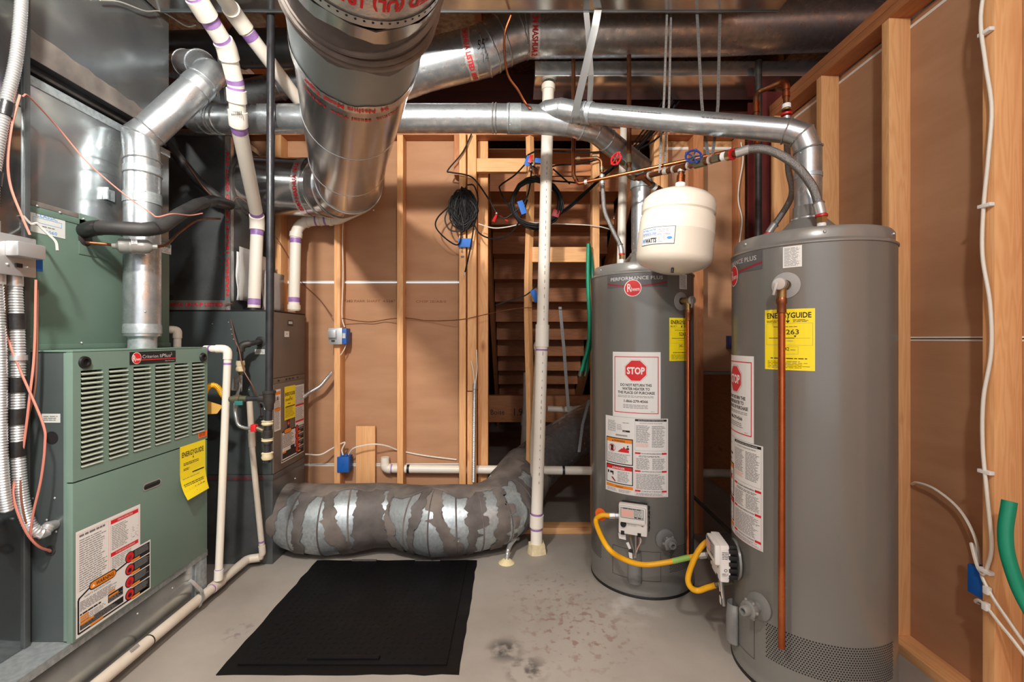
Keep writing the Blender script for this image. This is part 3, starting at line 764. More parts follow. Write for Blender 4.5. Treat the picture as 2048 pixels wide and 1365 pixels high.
for i, z in enumerate((1.305, 1.105, 1.005, .905)):
    s = near_s(c1, V(jx+.03, 1.43, z)); build('tape_wrap', MB().tube(subpath(c1, s-.024, s+.024), .0205, 14), 'black_tape', cd)
s = near_s(c1, V(jx+.03, 1.43, 1.19)); build('conduit_clamp', MB().tube(subpath(c1, s-.008, s+.008), .022, 14), 'zinc', cd)
for i, z in enumerate((1.95, 1.73)):
    s = near_s(cpath, V(jx+.04, 1.39, z)); tubeo('electrical_tape', subpath(cpath, s-.022, s+.022), .0195, 'black_tape', None, label=('black tape wrap high on the rising conduit' if i == 0 else 'black tape wrap low on the rising conduit'), cat='tape')
def wire(name, label, pts, r, mat, cat='wire', n=8, k=6, par=None, group=None):
    p = spline(pts, n) if len(pts) > 2 else [Vector(a) for a in pts]
    if par: return tubeo(name, p, r, mat, par, k)
    return tubeo(name, p, r, mat, None, k, label=label, cat=cat, group=group)
wire('thermostat_wire', 'pale red thermostat wire looping down past the furnace side hole', [P(-2, 630, 1.40), P(8, 660, 1.41), P(40, 740, 1.42), P(85, 845, 1.43), P(90, 890, 1.43), P(82, 960, 1.43), P(66, 1030, 1.43), P(62, 1075, 1.44), P(80, 1095, 1.47), P(100, 1101, 1.50)], .0034, 'red_wire')
wire('thermostat_wire', 'pale red wire strapped along the lower conduit into the grommet', [P(72, 560, 1.45), P(69, 700, 1.45), P(60, 790, 1.43), P(46, 900, 1.43), P(30, 960, 1.42), P(28, 1000, 1.41), P(50, 1060, 1.42), P(75, 1092, 1.45), P(101, 1103, 1.50)], .0034, 'red_wire')
wire('thermostat_wire', 'thin brown wire strapped along the lower conduit', [P(75, 580, 1.46), P(72, 760, 1.455), P(55, 840, 1.44), P(42, 930, 1.43), P(44, 1010, 1.42), P(65, 1075, 1.45), P(100, 1105, 1.503)], .003, 'brown_wire')
wire('thermostat_wire', 'pale red wire draped from the tape wrap to the insulated line', [P(46, 192, 1.42), P(60, 195, 1.46), P(120, 260, 1.6), P(175, 325, 1.66), P(250, 390, 1.70), P(300, 425, 1.72), P(315, 434, 1.72), P(345, 428, 1.76), P(380, 431, 1.9), P(405, 427, 1.98)], .0025, 'red_wire')
wire('thermostat_wire', 'red wire running up behind the rising conduit', [P(60, 470, 1.43), P(45, 435, 1.42), P(22, 375, 1.41), P(16, 320, 1.40), P(24, 250, 1.40), P(40, 190, 1.41)], .0034, 'red_wire')
wire('pigtail_wire', 'twisted silver wires from the coil label to the switch box', [P(46, 432, 1.47), P(62, 448, 1.49), P(74, 447, 1.50), P(85, 458, 1.51), P(100, 472, 1.51), P(112, 485, 1.50), P(115, 502, 1.49)], .004, 'grey_cable')

# ---- furnace vent pipe
vp = thing('vent_pipe', 'galvanized vent pipe rising from the furnace top and bending back', 'vent pipe', (-1.535, 1.89, ZT+.004))
A = V(-1.537, 1.893, ZT+.004); r = .0635
path = [A+V(0, 0, .05), V(-1.537, 1.893, 1.985), P(281, 275, 1.905), P(300, 262, 1.915), P(405, 165, 2.0), P(420, 148, 2.03), P(402, 130, 2.14), P(374, 128, 2.29), P(345, 131, 2.46)]
build('pipe_run', MB().tube(path, r, 28), 'galv', vp, sharp=25)
build('collar', MB().lathe([(.049, 0), (.049, .045), (.066, .062), (.0655, .09), (.0635, .10)], A, n=28), 'galv_frost', vp)
def beads(path, pts, r, par, n=24, rr=.0035, mat='galv'):
    for p in pts:
        s = near_s(path, p); L = plen(path); q = subpath(path, max(0, s-.002), min(L, s+.002))
        if len(q) > 1: build('bead', MB().torus((q[0]+q[-1])/2, q[-1]-q[0], r+.0005, rr, n, 6), mat, par)
beads(path, [path[1], path[2], path[3], path[4], path[5], path[6], path[7], V(-1.537, 1.893, 1.93)], r, vp)
band('joint', path, V(-1.537, 1.893, 1.945), .03, r+.0015, 'galv_frost', vp, 26)
s = near_s(path, P(400, 172, 2.0)); build('joint', MB().tube(subpath(path, s-.03, s+.01), r+.003, 26), 'galv', vp)
z = P(0, 400, 1.9).z
build('strap', MB().lathe([(r+.001, z-.022), (r+.003, z-.022), (r+.003, z+.022), (r+.001, z+.022)], V(-1.537, 1.893, 0), n=24), 'galv_frost', vp)
mb = MB(); q = PX(212, 400, CXL+.01); mb.box((CXL+.004, q.y, z-.022), (CXL+.007, 1.86, z+.022)); mb.box((CXL, q.y-.004, z-.024), (CXL+.02, q.y+.002, z+.024)); build('strap_arm', mb, 'galv_frost', vp)
for dz in (.06, .3, .55): build('screw', MB().sphere(V(-1.49, 1.848, 1.30+dz), .0035, 8), 'zinc', vp)

# ---- insulated refrigerant line, filter drier, liquid line
li = [PX(166, 462, CXL)+V(.005, 0, 0), V(-1.56, 1.70, 1.665), V(-1.50, 1.70, 1.665), P(290, 460, 1.745), P(322, 455, 1.80), P(360, 428, 1.93), P(395, 409, 2.1), P(425, 402, 2.3), P(460, 410, 2.50)]
lp = fillet(li, .09, 5)
t = thing('suction_line', 'black foam insulated suction line bending past the vent pipe', 'pipe', li[0])
build('insulation', MB().tube(lp, .0265, 18), 'black_rubber', t)
L = plen(lp)
for a, b in ((.0, .09), (L-.34, L-.05)): build('tape_wrap', MB().tube(subpath(lp, max(.001, a), b), .0285, 18), 'black_tape', t)
dr = thing('filter_drier', 'grey cylindrical filter drier under the black insulated line', 'filter drier', P(268, 492, 1.76))
a, b = P(232, 492, 1.74), P(306, 494, 1.80); ax = (b-a).normalized(); L = (b-a).length
build('shell', MB().lathe([(0, -.012), (.010, -.012), (.012, 0), (.027, .010), (.0285, .02), (.0285, .04), (.030, .042), (.030, .048), (.0285, .05), (.0285, L-.03), (.025, L-.012), (.012, L), (.010, L+.015), (0, L+.015)], a, ax, 28), 'ink_grey' if False else 'heater_cap', dr)
c = Canvas(); c.rect(0, 0, .018, .02, 'paper', 1); c.lines(.002, .002, .014, .016, 4, 'ink')
u_ = ax; n_ = V(.5, -.85, .1).normalized(); v_ = n_.cross(u_).normalized(); n_ = u_.cross(v_)
c.build('sticker', flat(a+u_*.05+n_*.0305-v_*.0, u_, v_), dr)
tubeo('liquid_line', fillet([a, P(215, 489, 1.735), P(176, 486, 1.70), PX(172, 485, CXL)], .01), .0055, 'copper_dull', dr, 8)
tubeo('liquid_line', spline([b, P(318, 493, 1.82), P(335, 488, 1.86), P(360, 464, 1.96), P(398, 440, 2.1), P(440, 438, 2.42)], 8), .0055, 'copper_dull', dr, 8)

t = thing('suction_line', 'dim insulated line slanting behind the green furnace to the corner plenum', 'pipe', P(333, 285, 2.36))
tubeo('insulation', [P(328, 280, 2.34), P(395, 362, 2.40), P(448, 405, 2.46)], .024, 'black_rubber', t, 14)
tubeo('wire', spline([P(335, 300, 2.33), P(370, 325, 2.36), P(405, 372, 2.36), P(425, 393, 2.40)], 6), .003, 'brown_wire', t, 6)
wire('thermostat_wire', 'thin grey wires sagging under the upper plenum by the white pipes', [PX(200, 0, CXL+.02), PX(240, 4, CXL+.02), PX(290, 22, CXL+.02), PX(325, 24, CXL+.02), P(372, 52, 2.2), P(392, 50, 2.2)], .003, 'grey_cable')
# ---- condensate drain in white PVC
def pvc_run(name, label, path, r, fit, bands, mat='pvc', cat='pipe', n=18, group=None, fillr=None):
    path = fillet(path, fillr or r*1.6, 5); base = min(path, key=lambda p: p.z)
    t = thing(name, label, cat, base, group)
    build('pipe', MB().tube(path, r, n), mat, t)
    for p, l in fit: band('coupling', path, p, l, r*1.17, mat, t, n)
    for p, l in bands: band('primer_band', path, p, l, r*1.02, 'primer', t, n)
    return t, path
fy = 2.20
p = [V(FX-.05, FY1+.02, P(0, 697, fy).z), P(456, 698, fy), P(437, 1160, fy)]
p[0] = V(FX+.02, fy-.02, p[1].z); p.insert(0, V(FX-.03, fy-.005, p[1].z))
t, q = pvc_run('condensate_pipe', 'white condensate drain dropping beside the green furnace', p, .0168, [(P(456, 698, fy), .09), (P(437, 1150, fy), .05)], [(P(420, 697, fy-.02), .012), (P(456, 728, fy), .01), (P(437, 1140, fy), .008)])
zf = .055; flp = [V(-1.435, .3, zf), V(-1.435, 2.465, zf), V(-1.375, 2.485, zf)]
t, q = pvc_run('drain_pipe', 'long white drain pipe lying along the floor by the furnace base', flp, .022, [(V(-1.435, 2.21, zf), .07)], [(V(-1.435, 2.17, zf), .008)], 'pvc_old')
c = Canvas(); 
for k in range(9): c.rect(k*.0045, 0, .0022, .014, 'ink_grey', 1)
c.build('barcode', flat(V(-1.422, 1.70, zf+.0195), (0, 1, 0), (-.6, 0, .8)), t)
band('zip_tie', q, V(-1.435, 1.80, zf), .004, .0236, 'black', t)
build('pipe_hanger', MB().ribbon([V(FX-.018, 2.07, .15), V(FX-.006, 2.07, .145), V(-1.41, 2.07, .10), V(-1.405, 2.07, .07), V(-1.42, 2.07, .03)], (0, 1, 0), .018, .002), 'zinc', t)
p = [P(499, 800, 2.35), P(505, 905, 2.38), P(525, 1106, 2.475), V(-1.37, 2.478, zf)]
t, q = pvc_run('condensate_pipe', 'narrow white drain slanting down from the gas valve to the floor', p, .0145, [(P(503, 880, 2.375), .07), (P(525, 1100, 2.475), .05)], [(P(524, 1082, 2.47), .01)], 'pvc_old')
p = [V(-1.70, 2.166, P(0, 660, 2.26).z), V(-1.69, 2.25, P(0, 660, 2.26).z), P(355, 661, 2.26), P(354, 720, 2.26)]
pvc_run('condensate_pipe', 'short white elbow behind the green furnace', p, .0168, [(P(355, 662, 2.26), .07)], [(P(345, 661, 2.26), .008)])
# yellow gas connector with its tag
gp = spline([V(FX-.03, 2.175, .99), V(FX+.015, 2.18, 1.0), P(416, 770, 2.21), P(428, 772, 2.23), P(440, 785, 2.22), P(448, 800, 2.2)], 8)
gp = spline([V(FX-.05, 2.20, P(0, 800, 2.2).z), P(414, 778, 2.22), P(424, 771, 2.24), P(436, 776, 2.26), P(446, 792, 2.28), P(456, 800, 2.29)], 8)
flex_conduit('gas_connector', 'yellow corrugated gas connector behind the green furnace', gp, .0135, pitch=.007, mat='yellow_hose')
mb = MB(); pts = [(398, 804), (414, 802), (446, 812), (434, 828), (415, 829), (398, 826)]
f0 = [mb.bm.verts.new(P(x, y, 2.235)) for x, y in pts]; f1 = [mb.bm.verts.new(P(x, y, 2.237)) for x, y in pts]
mb.face(f0); mb.face(f1[::-1])
for i in range(6): mb.face([f0[i], f1[i], f1[(i+1) % 6], f0[(i+1) % 6]])
build('hang_tag', mb, 'manila', None, label='buff paper tag hanging from the yellow gas connector', cat='tag')

# ================================================================ SECOND FURNACE (back corner)
GX, GY0, GY1 = -1.326, 2.52, 2.908
GB, GT = .497, 1.41
f2 = thing('gas_furnace', 'dark grey furnace with brown front panels in the back corner', 'furnace', (-1.65, 2.71, GB))
boxo('cabinet', (-2.05, GY0, GB), (GX-.006, GY1, GT-.006), 'dark_cab', f2, .003)
boxo('top_cap', (-2.05, GY0-.002, GT-.008), (GX+.003, GY1+.002, GT), 'black', f2, .002)
zm = P(0, 770, GY0+.02).z+.01
zm0 = PX(545, 765, GX).z
du = boxo('upper_panel', (GX-.006, GY0+.004, zm0+.02), (GX+.004, GY1-.002, GT-.010), 'brown_cab', f2, .004)
dl = boxo('lower_panel', (GX-.006, GY0+.004, GB), (GX+.004, GY1-.002, zm0-.012), 'brown_cab', f2, .006)
boxo('panel_rail', (GX-.004, GY0+.004, zm0-.012), (GX+.002, GY1-.002, zm0+.018), 'brown_cab', f2, .002)
for y in (2.57, 2.66, 2.70, 2.74, 2.80): boxo('latch_slot', (GX+.0015, y, zm0-.002), (GX+.003, y+.02, zm0+.008), 'iron_fitting', f2)
q = PX(580, 646, GX+.004); boxo('sight_glass', (GX+.004, q.y-.03, q.z-.014), (GX+.007, q.y+.03, q.z+.014), 'iron_fitting', du, .003)
boxo('sight_glass_window', (GX+.007, q.y-.022, q.z-.008), (GX+.008, q.y+.022, q.z+.008), 'label_clear', du)
q = PX(573, 667, GX+.004); c = Canvas(); c.rect(-.028, -.022, .056, .034, 'paper', 1); c.disc(0, -.004, .004, .004, 'ink', 2, 12); c.build('small_sticker', flat(V(GX+.0045, q.y, q.z), (0, 1, 0), (0, 0, 1)), du)
# stickers on the lower panel
fp = lambda px, py: PX(px, py, GX+.0045)
a = fp(548, 865); b = fp(561, 778); c = Canvas(); W, H = b.y-a.y, b.z-a.z
c.rect(0, 0, W, H, 'paper', 1); c.rect(.004, H-.03, W-.008, .018, 'ink_orange', 2); c.rect(.004, H*.48, W-.008, .018, 'ink_orange', 2); c.lines(.006, H*.53, W-.012, H*.30, 12, 'ink_grey', fill=.4); c.lines(.006, .01, W-.012, H*.44, 17, 'ink_grey', fill=.4); c.poly([(W*.35, H-.06), (W*.65, H-.06), (W*.5, H-.035)], 'ink_grey', 2)
c.build('notice_strip', flat(a, (0, 1, 0), (0, 0, 1)), dl)
a = fp(568, 842); b = fp(590, 770); c = Canvas(); W, H = b.y-a.y, b.z-a.z
c.rect(0, 0, W, H, 'yellow_label', 1); c.text('ENERGYGUIDE', .006, H-.055, .020, 'ink', w=W-.012, bold=.02); c.poly([(W/2, H-.075), (W/2-.006, H-.063), (W/2+.006, H-.063)], 'ink', 2)
c.lines(.012, H*.56, W-.03, .014, 2, 'ink'); c.lines(.04, H*.45, W*.3, .01, 1, 'ink'); c.rect(.012, H*.37, W-.02, .006, 'ink', 2); c.lines(.008, .012, W-.02, H*.3, 7, 'ink', fill=.25)
c.build('energy_tag', flat(a+V(.001, 0, 0), (0, 1, 0), (0, 0, 1)), dl)
a = fp(590, 857); b = fp(607.5, 768); c = Canvas(); W, H = b.y-a.y, b.z-a.z
c.rect(0, 0, W, H, 'paper', 1); c.rect(.004, H*.50, W-.008, .012, 'ink_red', 2); c.rect(.004, H*.12, W-.008, .012, 'ink_red', 2); c.lines(.005, H*.55, W-.01, H*.42, 20, 'ink_grey', fill=.35); c.lines(.005, H*.18, W-.01, H*.3, 12, 'ink_grey', fill=.35)
c.build('instruction_label', flat(a, (0, 1, 0), (0, 0, 1)), dl)
a = fp(562, 928); b = fp(607.5, 858); c = Canvas(); W = b.y-a.y; H = fp(562, 865).z-a.z
c.rect(0, 0, W, H*.98, 'paper', 1); c.frame(.004, .006, W-.008, H*.95, .006, 'ink', 2)
c.poly([(x*.9+.075, y*.9+H*.97) for x, y in stadium(.10, .034)], 'ink', 3); c.poly([(x*.9+.075, y*.9+H*.97) for x, y in stadium(.092, .026)], 'ink_orange', 4)
c.lines(.014, H*.45, W*.5, H*.42, 9, 'ink', fill=.4); c.rect(.014, .02, W*.58, H*.22, 'ink', 2); c.rect(.11, H*.32, .05, H*.12, 'ink', 2); c.rect(.014, H*.28, .04, .01, 'ink_orange', 4)
for k in range(4):
    y = .012+k*(H-.02)/4; c.rect(W*.68, y, W*.29, (H-.03)/4-.004, 'ink', 3); c.disc(W*.66, y+.03, .021, .026, 'ink', 4); c.disc(W*.66, y+.03, .016, .02, 'ink_red', 5); c.rect(W*.70, y+.006, .035, .009, 'ink_orange', 5); c.lines(W*.76, y+.02, W*.2, .025, 4, 'ink_silver', 5, fill=.3)
c.build('warning_label', flat(a, (0, 1, 0), (0, 0, 1)), dl)
c = Canvas(); c.rect(0, 0, .028, .075, 'ink', 1); c.disc(.014, .055, .012, .014, 'ink_red', 2); c.text('Rheem', .004, .051, .006, 'white', w=.02, layer=3)
c.build('brand_sticker', flat(fp(574.5, 866), (0, 1, 0), (0, 0, 1)), dl)
# side details
ys2 = GY0-.0005
build('pipe_grommet', MB().lathe([(0, .004), (.020, .004), (.030, 0), (0, 0)], P(521, 684, ys2), (0, -1, 0)), 'black_rubber', f2)
build('pipe_grommet', MB().torus(P(522, 836, ys2), (0, 1, 0), .010, .004), 'black_rubber', f2)
build('knockout', MB().lathe([(0, .002), (.010, .002), (.012, 0)], P(522, 812, ys2), (0, -1, 0)), 'black', f2)
c = Canvas(); c.rect(0, 0, .055, .028, 'label_clear', 1); c.lines(.004, .006, .046, .016, 3, 'ink_grey'); c.build('side_sticker', flat(P(510, 709, ys2), (1, 0, 0), (0, 0, 1)), f2)
for px, py in ((457, 645), (462, 659), (464, 669), (467, 679), (498, 780), (425, 648), (445, 783)): build('screw', MB().sphere(P(px, py, ys2), .0035, 8), 'zinc', f2)

b2 = thing('base_plenum', 'dark sheet metal base box under the brown-fronted furnace', 'duct', (-1.65, 2.71, 0))
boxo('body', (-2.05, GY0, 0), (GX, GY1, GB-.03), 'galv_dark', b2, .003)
boxo('tape_band', (-2.05, GY0-.002, GB-.035), (GX+.002, GY1+.001, GB-.002), 'galv_dark', b2, .001)
c = Canvas(); c.ring(.02, .015, .009, .012, 'ink_darkred', 1, 16)
c.text('LISTED 181A-P 02/07  NASHUA', .05, .007, .016, 'ink_darkred', w=.42, layer=1)
c.ring(.50, .015, .009, .012, 'ink_darkred', 1, 16); c.build('tape_print', flat(V(GX-.56, GY0-.0025, GB-.034), (1, 0, 0), (0, 0, 1)), b2)
for px, py in ((590, 958), (565, 982)): build('bolt', MB().sphere(PX(px, py, GX), .007, 10), 'zinc', b2)
c = Canvas(); c.poly([(0, 0), (.03, .006), (.034, .02), (.006, .018)], 'ink_red', 1); c.build('red_mark', flat(PX(572, 977, GX+.001), (0, 1, 0), (0, 0, 1)), b2)

# plenum on the second furnace
PLX = -1.575
p2 = thing('supply_plenum', 'dark galvanized plenum with foil tape on the brown-fronted furnace', 'duct', (-1.8, 2.71, GT))
zt2 = P(0, 262, 2.55).z
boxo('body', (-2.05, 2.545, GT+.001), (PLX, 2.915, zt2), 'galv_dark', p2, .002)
boxo('top_flange', (-2.05, 2.535, zt2-.03), (PLX+.008, 2.917, zt2+.002), 'galv', p2, .003)
boxo('foil_tape', (-2.05, 2.5435, GT+.001), (PLX+.001, 2.5452, GT+.055), 'foil', p2)
boxo('foil_tape', (PLX-.030, 2.543, GT+.05), (PLX+.0016, 2.5448, zt2-.03), 'foil', p2)
boxo('foil_tape', (PLX-.0005, 2.543, GT+.05), (PLX+.0018, 2.572, zt2-.03), 'foil', p2)
c = Canvas(); H = zt2-GT-.2
c.text('NASHUA 181A-P LISTED 02/07 324', 0, 0, .016, 'ink_red', w=H, layer=2, bold=.03); c.build('tape_print', flat(V(PLX-.006, 2.5428, GT+.08), (0, 0, 1), (-1, 0, 0)), p2)
c = Canvas(); c.text('NASHUA 181A-P LISTED', 0, 0, .020, 'ink_red', w=.36, layer=2, bold=.02); c.build('tape_print', flat(V(PLX-.40, 2.5432, GT+.022), (1, 0, 0), (0, 0, 1)), p2)
# manuals in clear bags
def doc_bag(label, X, y0, y1, z0, z1, folds):
    t = thing('manual_bag', label, 'document bag', V(X, (y0+y1)/2, z0))
    for i, (m, d, s0, s1, hh) in enumerate(folds):
        w_ = y1-y0; mb = MB(); n = 8; rows = []
        for k in range(n+1):
            z_ = z0+(z1-z0)*k/n*hh; wob = .004*math.sin(k*1.3+i)
            rows.append([mb.bm.verts.new((X+d+.004*math.sin(k*.9+s*5+i), y0+w_*(s0+(s1-s0)*s)+wob, z_)) for s in (0, .25, .5, .75, 1)])
        for k in range(n):
            for j in range(4): mb.face([rows[k][j], rows[k][j+1], rows[k+1][j+1], rows[k+1][j]], 0, True)
        o = build('booklet' if i < len(folds)-1 else 'clear_bag', mb, m, t); sm = o.modifiers.new('s', 'SOLIDIFY'); sm.thickness = .003
    return t
doc_bag('white booklets in a clear bag on the dark plenum', PLX+.010, 2.578, 2.76, 1.47, 1.76, [('paper', .0, .03, .36, .95), ('paper', .006, .38, .64, 1.0), ('paper', .010, .66, .95, .93), ('plastic_film', .020, 0, 1, 1.05)])
doc_bag('cream folded papers in a clear bag beside the black gas pipe', -1.475, 2.67, 2.90, GT+.002, 1.75, [('paper', 0, .05, .62, .96), ('foam', .010, .1, .78, .55), ('plastic_film', .018, 0, 1, .72)])

# ================================================================ PVC intake and exhaust
rp = .0335
pa = [P(508, 622, 2.6), P(515, 437, 2.6), P(477, 250, 2.06), P(472, 170, 1.97), P(452, 92, 1.86), P(388, -10, 1.68), P(350, -70, 1.58), P(345, -160, 1.5)]
t, q = pvc_run('vent_pipe', 'white plastic vent pipe kinking up from the dark furnace past the ceiling', pa, rp,
   [(P(513, 445, 2.6), .085), (P(477, 236, 2.05), .06), (P(473, 192, 1.99), .05), (P(455, 100, 1.87), .07), (P(405, 15, 1.72), .07)],
   [(P(508, 604, 2.6), .035), (P(512, 466, 2.6), .03), (P(511, 418, 2.57), .03), (P(479, 256, 2.08), .028), (P(474, 180, 1.975), .02), (P(472, 160, 1.965), .02), (P(444, 80, 1.845), .03), (P(420, 38, 1.77), .028), (P(394, -2, 1.69), .03)], fillr=.09)
build('base_ring', MB().lathe([(.036, 0), (.046, 0), (.046, .012), (.036, .014)], P(508, 621, 2.6), n=24), 'black', t)
c = Canvas()
for k in range(8): c.rect(k*.006, 0, .003, .018, 'ink', 1)
d_ = (P(477, 236, 2.05)-P(473, 200, 2.0)).normalized(); c.build('barcode', flat(P(463, 231, 2.0), (1, 0, 0), (0, 0, 1)), t)
pb = [V(-1.05, 1.3, 2.70), V(-1.22, 1.9, 2.70), P(470, 30, 2.05), P(600, 205, 2.45), V(-.90, 2.74, 2.55), V(-.87, 2.85, 2.42), V(-.87, 2.85, 2.10), P(676, 439, 2.85), P(592, 444, 2.84), P(588, 622, 2.84)]
t, q = pvc_run('vent_pipe', 'white plastic intake pipe dipping behind the big round duct to the furnace', pb, .0325,
   [(P(476, 34, 2.06), .11), (P(640, 436, 2.84), .0001), (P(591, 470, 2.84), .03), (P(588, 615, 2.84), .03), (P(611, 441, 2.84), .02), (P(660, 436, 2.84), .02)],
   [(P(484, 36, 2.08), .03), (P(505, 68, 2.13), .03), (P(590, 482, 2.84), .03), (P(588, 600, 2.84), .03), (P(632, 437, 2.84), .01), (P(650, 437, 2.84), .012)], fillr=.11)
band('pipe_clamp', q, P(472, 25, 2.05), .02, .036, 'steel', t)

# ================================================================ GAS PIPING at the second furnace
GYp = 2.115
gi = thing('gas_pipe', 'black iron gas riser with tee and drip leg before the dark furnace', 'pipe', P(532, 925, GYp))
xg = P(540, 0, GYp).x
zt_ = lambda py: P(0, py, GYp).z
build('riser', MB().tube([V(xg-.014, GYp, zt_(925)), V(xg-.004, GYp, zt_(790)), V(xg, GYp, zt_(600)), V(xg+.004, GYp, 2.65), V(xg+.004, GYp, 3.0)], .0172, 16), 'black_iron', gi)
build('bell_reducer', MB().lathe([(0, -.075), (.019, -.075), (.021, -.05), (.026, -.035), (.026, .0), (.029, .002), (.029, .014), (.018, .016)], V(xg-.004, GYp, zt_(788)), n=24), 'iron_fitting', gi)
zc = zt_(797)
build('branch_pipe', MB().cyl(V(xg-.004, GYp, zc), P(470, 799, GYp), .0115), 'black_iron', gi)
build('tee_outlet', MB().cyl(V(xg-.02, GYp, zc), V(xg-.048, GYp, zc), .017), 'iron_fitting', gi)
build('union', MB().lathe([(0, 0), (.014, 0), (.014, .03), (.018, .032), (.018, .05), (.012, .052), (.012, .075), (0, .075)], P(494, 798, GYp), (-1, 0, 0), 12), 'brass_old', gi)
build('valve_body', MB().lathe([(.01, 0), (.018, .004), (.018, .028), (.013, .032), (.013, .045), (0, .045)], P(479, 799, GYp), (-1, 0, 0), 12), 'brass_old', gi)
build('valve_handle', MB().box(P(476, 806, GYp)+V(0, -.03, -.008), P(492, 801, GYp)+V(0, -.02, 0), .003), 'teal_paint', gi)
build('drip_tee', MB().cyl(V(xg-.010, GYp, zt_(860)), V(xg-.012, GYp, zt_(888)), .0215), 'iron_fitting', gi)
for py, h in ((846, .022), (880, .016), (912, .034)):
    z = zt_(py); build('pipe_dope', MB().lathe([(.014, -h/2), (.022, -h/2), (.026, -h*.2), (.023, .1*h), (.026, h*.4), (.018, h/2), (.0, h/2)], V(xg-.012, GYp, z), n=12), 'putty', gi)
build('pipe_dope', MB().cyl(V(xg-.006, GYp, zt_(812)), V(xg-.006, GYp, zt_(819)), .0185), 'white', gi)
build('red_valve', MB().box(P(503, 861, GYp)+V(-.0, -.012, -.006), P(514, 851, GYp)+V(0, .012, .004), .004), 'red_paint', gi)
build('valve_outlet', MB().cyl(P(514, 857, GYp), P(530, 864, GYp), .011), 'brass_old', gi)
g3 = thing('gas_pipe', 'short black elbowed gas pipe entering the dark furnace side', 'pipe', P(481, 745, 2.40))
pth = fillet([P(521, 684, 2.515), P(505, 687, 2.42), P(482, 690, 2.40), P(481, 722, 2.40)], .035, 6)
build('pipe', MB().tube(pth, .0135, 14), 'black_iron', g3)
band('elbow', pth, P(484, 690, 2.40), .07, .019, 'iron_fitting', g3); band('collar', pth, P(497, 688, 2.41), .012, .018, 'iron_fitting', g3)
build('pipe_dope', MB().lathe([(.012, 0), (.02, 0), (.022, -.02), (.018, -.03), (.022, -.04), (.022, -.055), (.012, -.06)], P(481, 722, 2.40), n=12), 'putty', g3)
build('flare_nut', MB().cyl(P(481, 743, 2.40), P(481, 752, 2.40), .013, 6, r2=.008), 'brass', g3)
tubeo('flexible_tube', fillet([P(481, 750, 2.40), P(478, 780, 2.36), P(471, 800, 2.2), P(470, 826, 2.12), P(476, 852, 2.12), P(492, 857, 2.12), P(504, 857, 2.12)], .07, 6), .0075, 'steel', g3, 12)
mb = MB(); pts = [(466, 749), (485, 753), (484, 784), (463, 781)]
f0 = [mb.bm.verts.new(P(x, y, 2.375)) for x, y in pts]; f1 = [mb.bm.verts.new(P(x, y, 2.372)) for x, y in pts]
mb.face(f0); mb.face(f1[::-1])
for i in range(4): mb.face([f0[i], f1[i], f1[(i+1) % 4], f0[(i+1) % 4]])
build('foil_tag', mb, 'foil', g3)
wire('thermostat_wire', 'thin red wire hanging from the plenum corner to the furnace hole', [P(465, 607, 2.53), P(450, 612, 2.53), P(462, 640, 2.52), P(470, 680, 2.36), P(478, 700, 2.35), P(487, 740, 2.35), P(508, 778, 2.36), P(520, 815, 2.45), P(522, 836, 2.52)], .0028, 'brown_wire')
wire('thermostat_wire', 'thin wire crossing from the plenum behind the white pipe', [P(462, 412, 2.53), P(475, 395, 2.53), P(500, 412, 2.55), P(545, 465, 2.8), P(575, 510, 2.95), P(600, 560, 2.99), P(640, 600, 2.99), P(664, 632, 2.915)], .0026, 'brown_wire')

# flexible conduit from furnace to stud, gauge box and outlet boxes on the studs
flex_conduit('flexible_conduit', 'ribbed metal conduit between the brown-fronted furnace and first stud', spline([V(GX-.0, GY1-.02, P(0, 795, 2.9).z), P(620, 785, 2.90), P(640, 773, 2.90), P(653, 758, 2.90), P(664, 745, 2.91)], 8), .0125)
def wall_box(px, py, Y, w_, h_, d_, label, mat):
    a = P(px, py, Y); t = thing('outlet_box', label, 'electrical box', a-V(0, 0, h_/2))
    boxo('box', a+V(-w_/2, -d_, -h_/2), a+V(w_/2, 0, h_/2), mat, t, .004); return t, a
t, a = wall_box(688, 673, 2.965, .085, .100, .075, 'grey switch box with blue body on the first stud', 'blue_box')
boxo('cover', a+V(-.065, -.090, -.052), a+V(.02, -.076, .052), 'zinc', t, .002); boxo('switch_guard', a+V(-.06, -.115, -.01), a+V(-.012, -.091, .04), 'zinc', t, .003)
boxo('switch', a+V(-.045, -.096, -.035), a+V(-.025, -.090, -.025), 'black', t); c = Canvas(); c.rect(-.01, -.013, .018, .032, 'ink_silver', 1); c.build('label', flat(a+V(.029, -.075, 0), (1, 0, 0), (0, 0, 1)), t)
t, a = wall_box(694, 924, 2.985, .075, .100, .075, 'bright blue outlet box screwed to the foot of the first stud', 'blue_box')
build('moulded_ring', MB().torus(a+V(-.01, -.076, .005), (0, 1, 0), .012, .0015), 'blue_box', t)
for dx in (-.02, .012): boxo('cable_clamp', a+V(dx-.008, -.06, .05), a+V(dx+.008, -.03, .062), 'blue_box', t, .002)
wire('cable', 'white cable running from the furnace corner to the blue outlet box', [P(611, 909, 2.9), P(640, 910, 2.9), P(662, 899, 2.93), P(680, 889, 2.93), P(690, 886, 2.93), P(684, 900, 2.93), P(686, 911, 2.93)], .0048, 'white_cable', 'cable')
wire('cable', 'white cable arching from the blue outlet box behind the studs', [P(697, 910, 2.93), P(706, 898, 2.90), P(725, 892, 2.90), P(750, 889, 2.905), P(775, 893, 2.95), P(800, 902, 3.0), P(850, 912, 2.998), P(913, 920, 2.998)], .0048, 'white_cable', 'cable')
wire('cable', 'tan cable stapled down the first stud into the grey switch box', [P(688, 420, 2.94), P(685, 470, 2.94), P(686, 550, 2.94), P(684, 630, 2.94), P(689, 655, 2.93)], .0035, 'white_cable', 'cable')
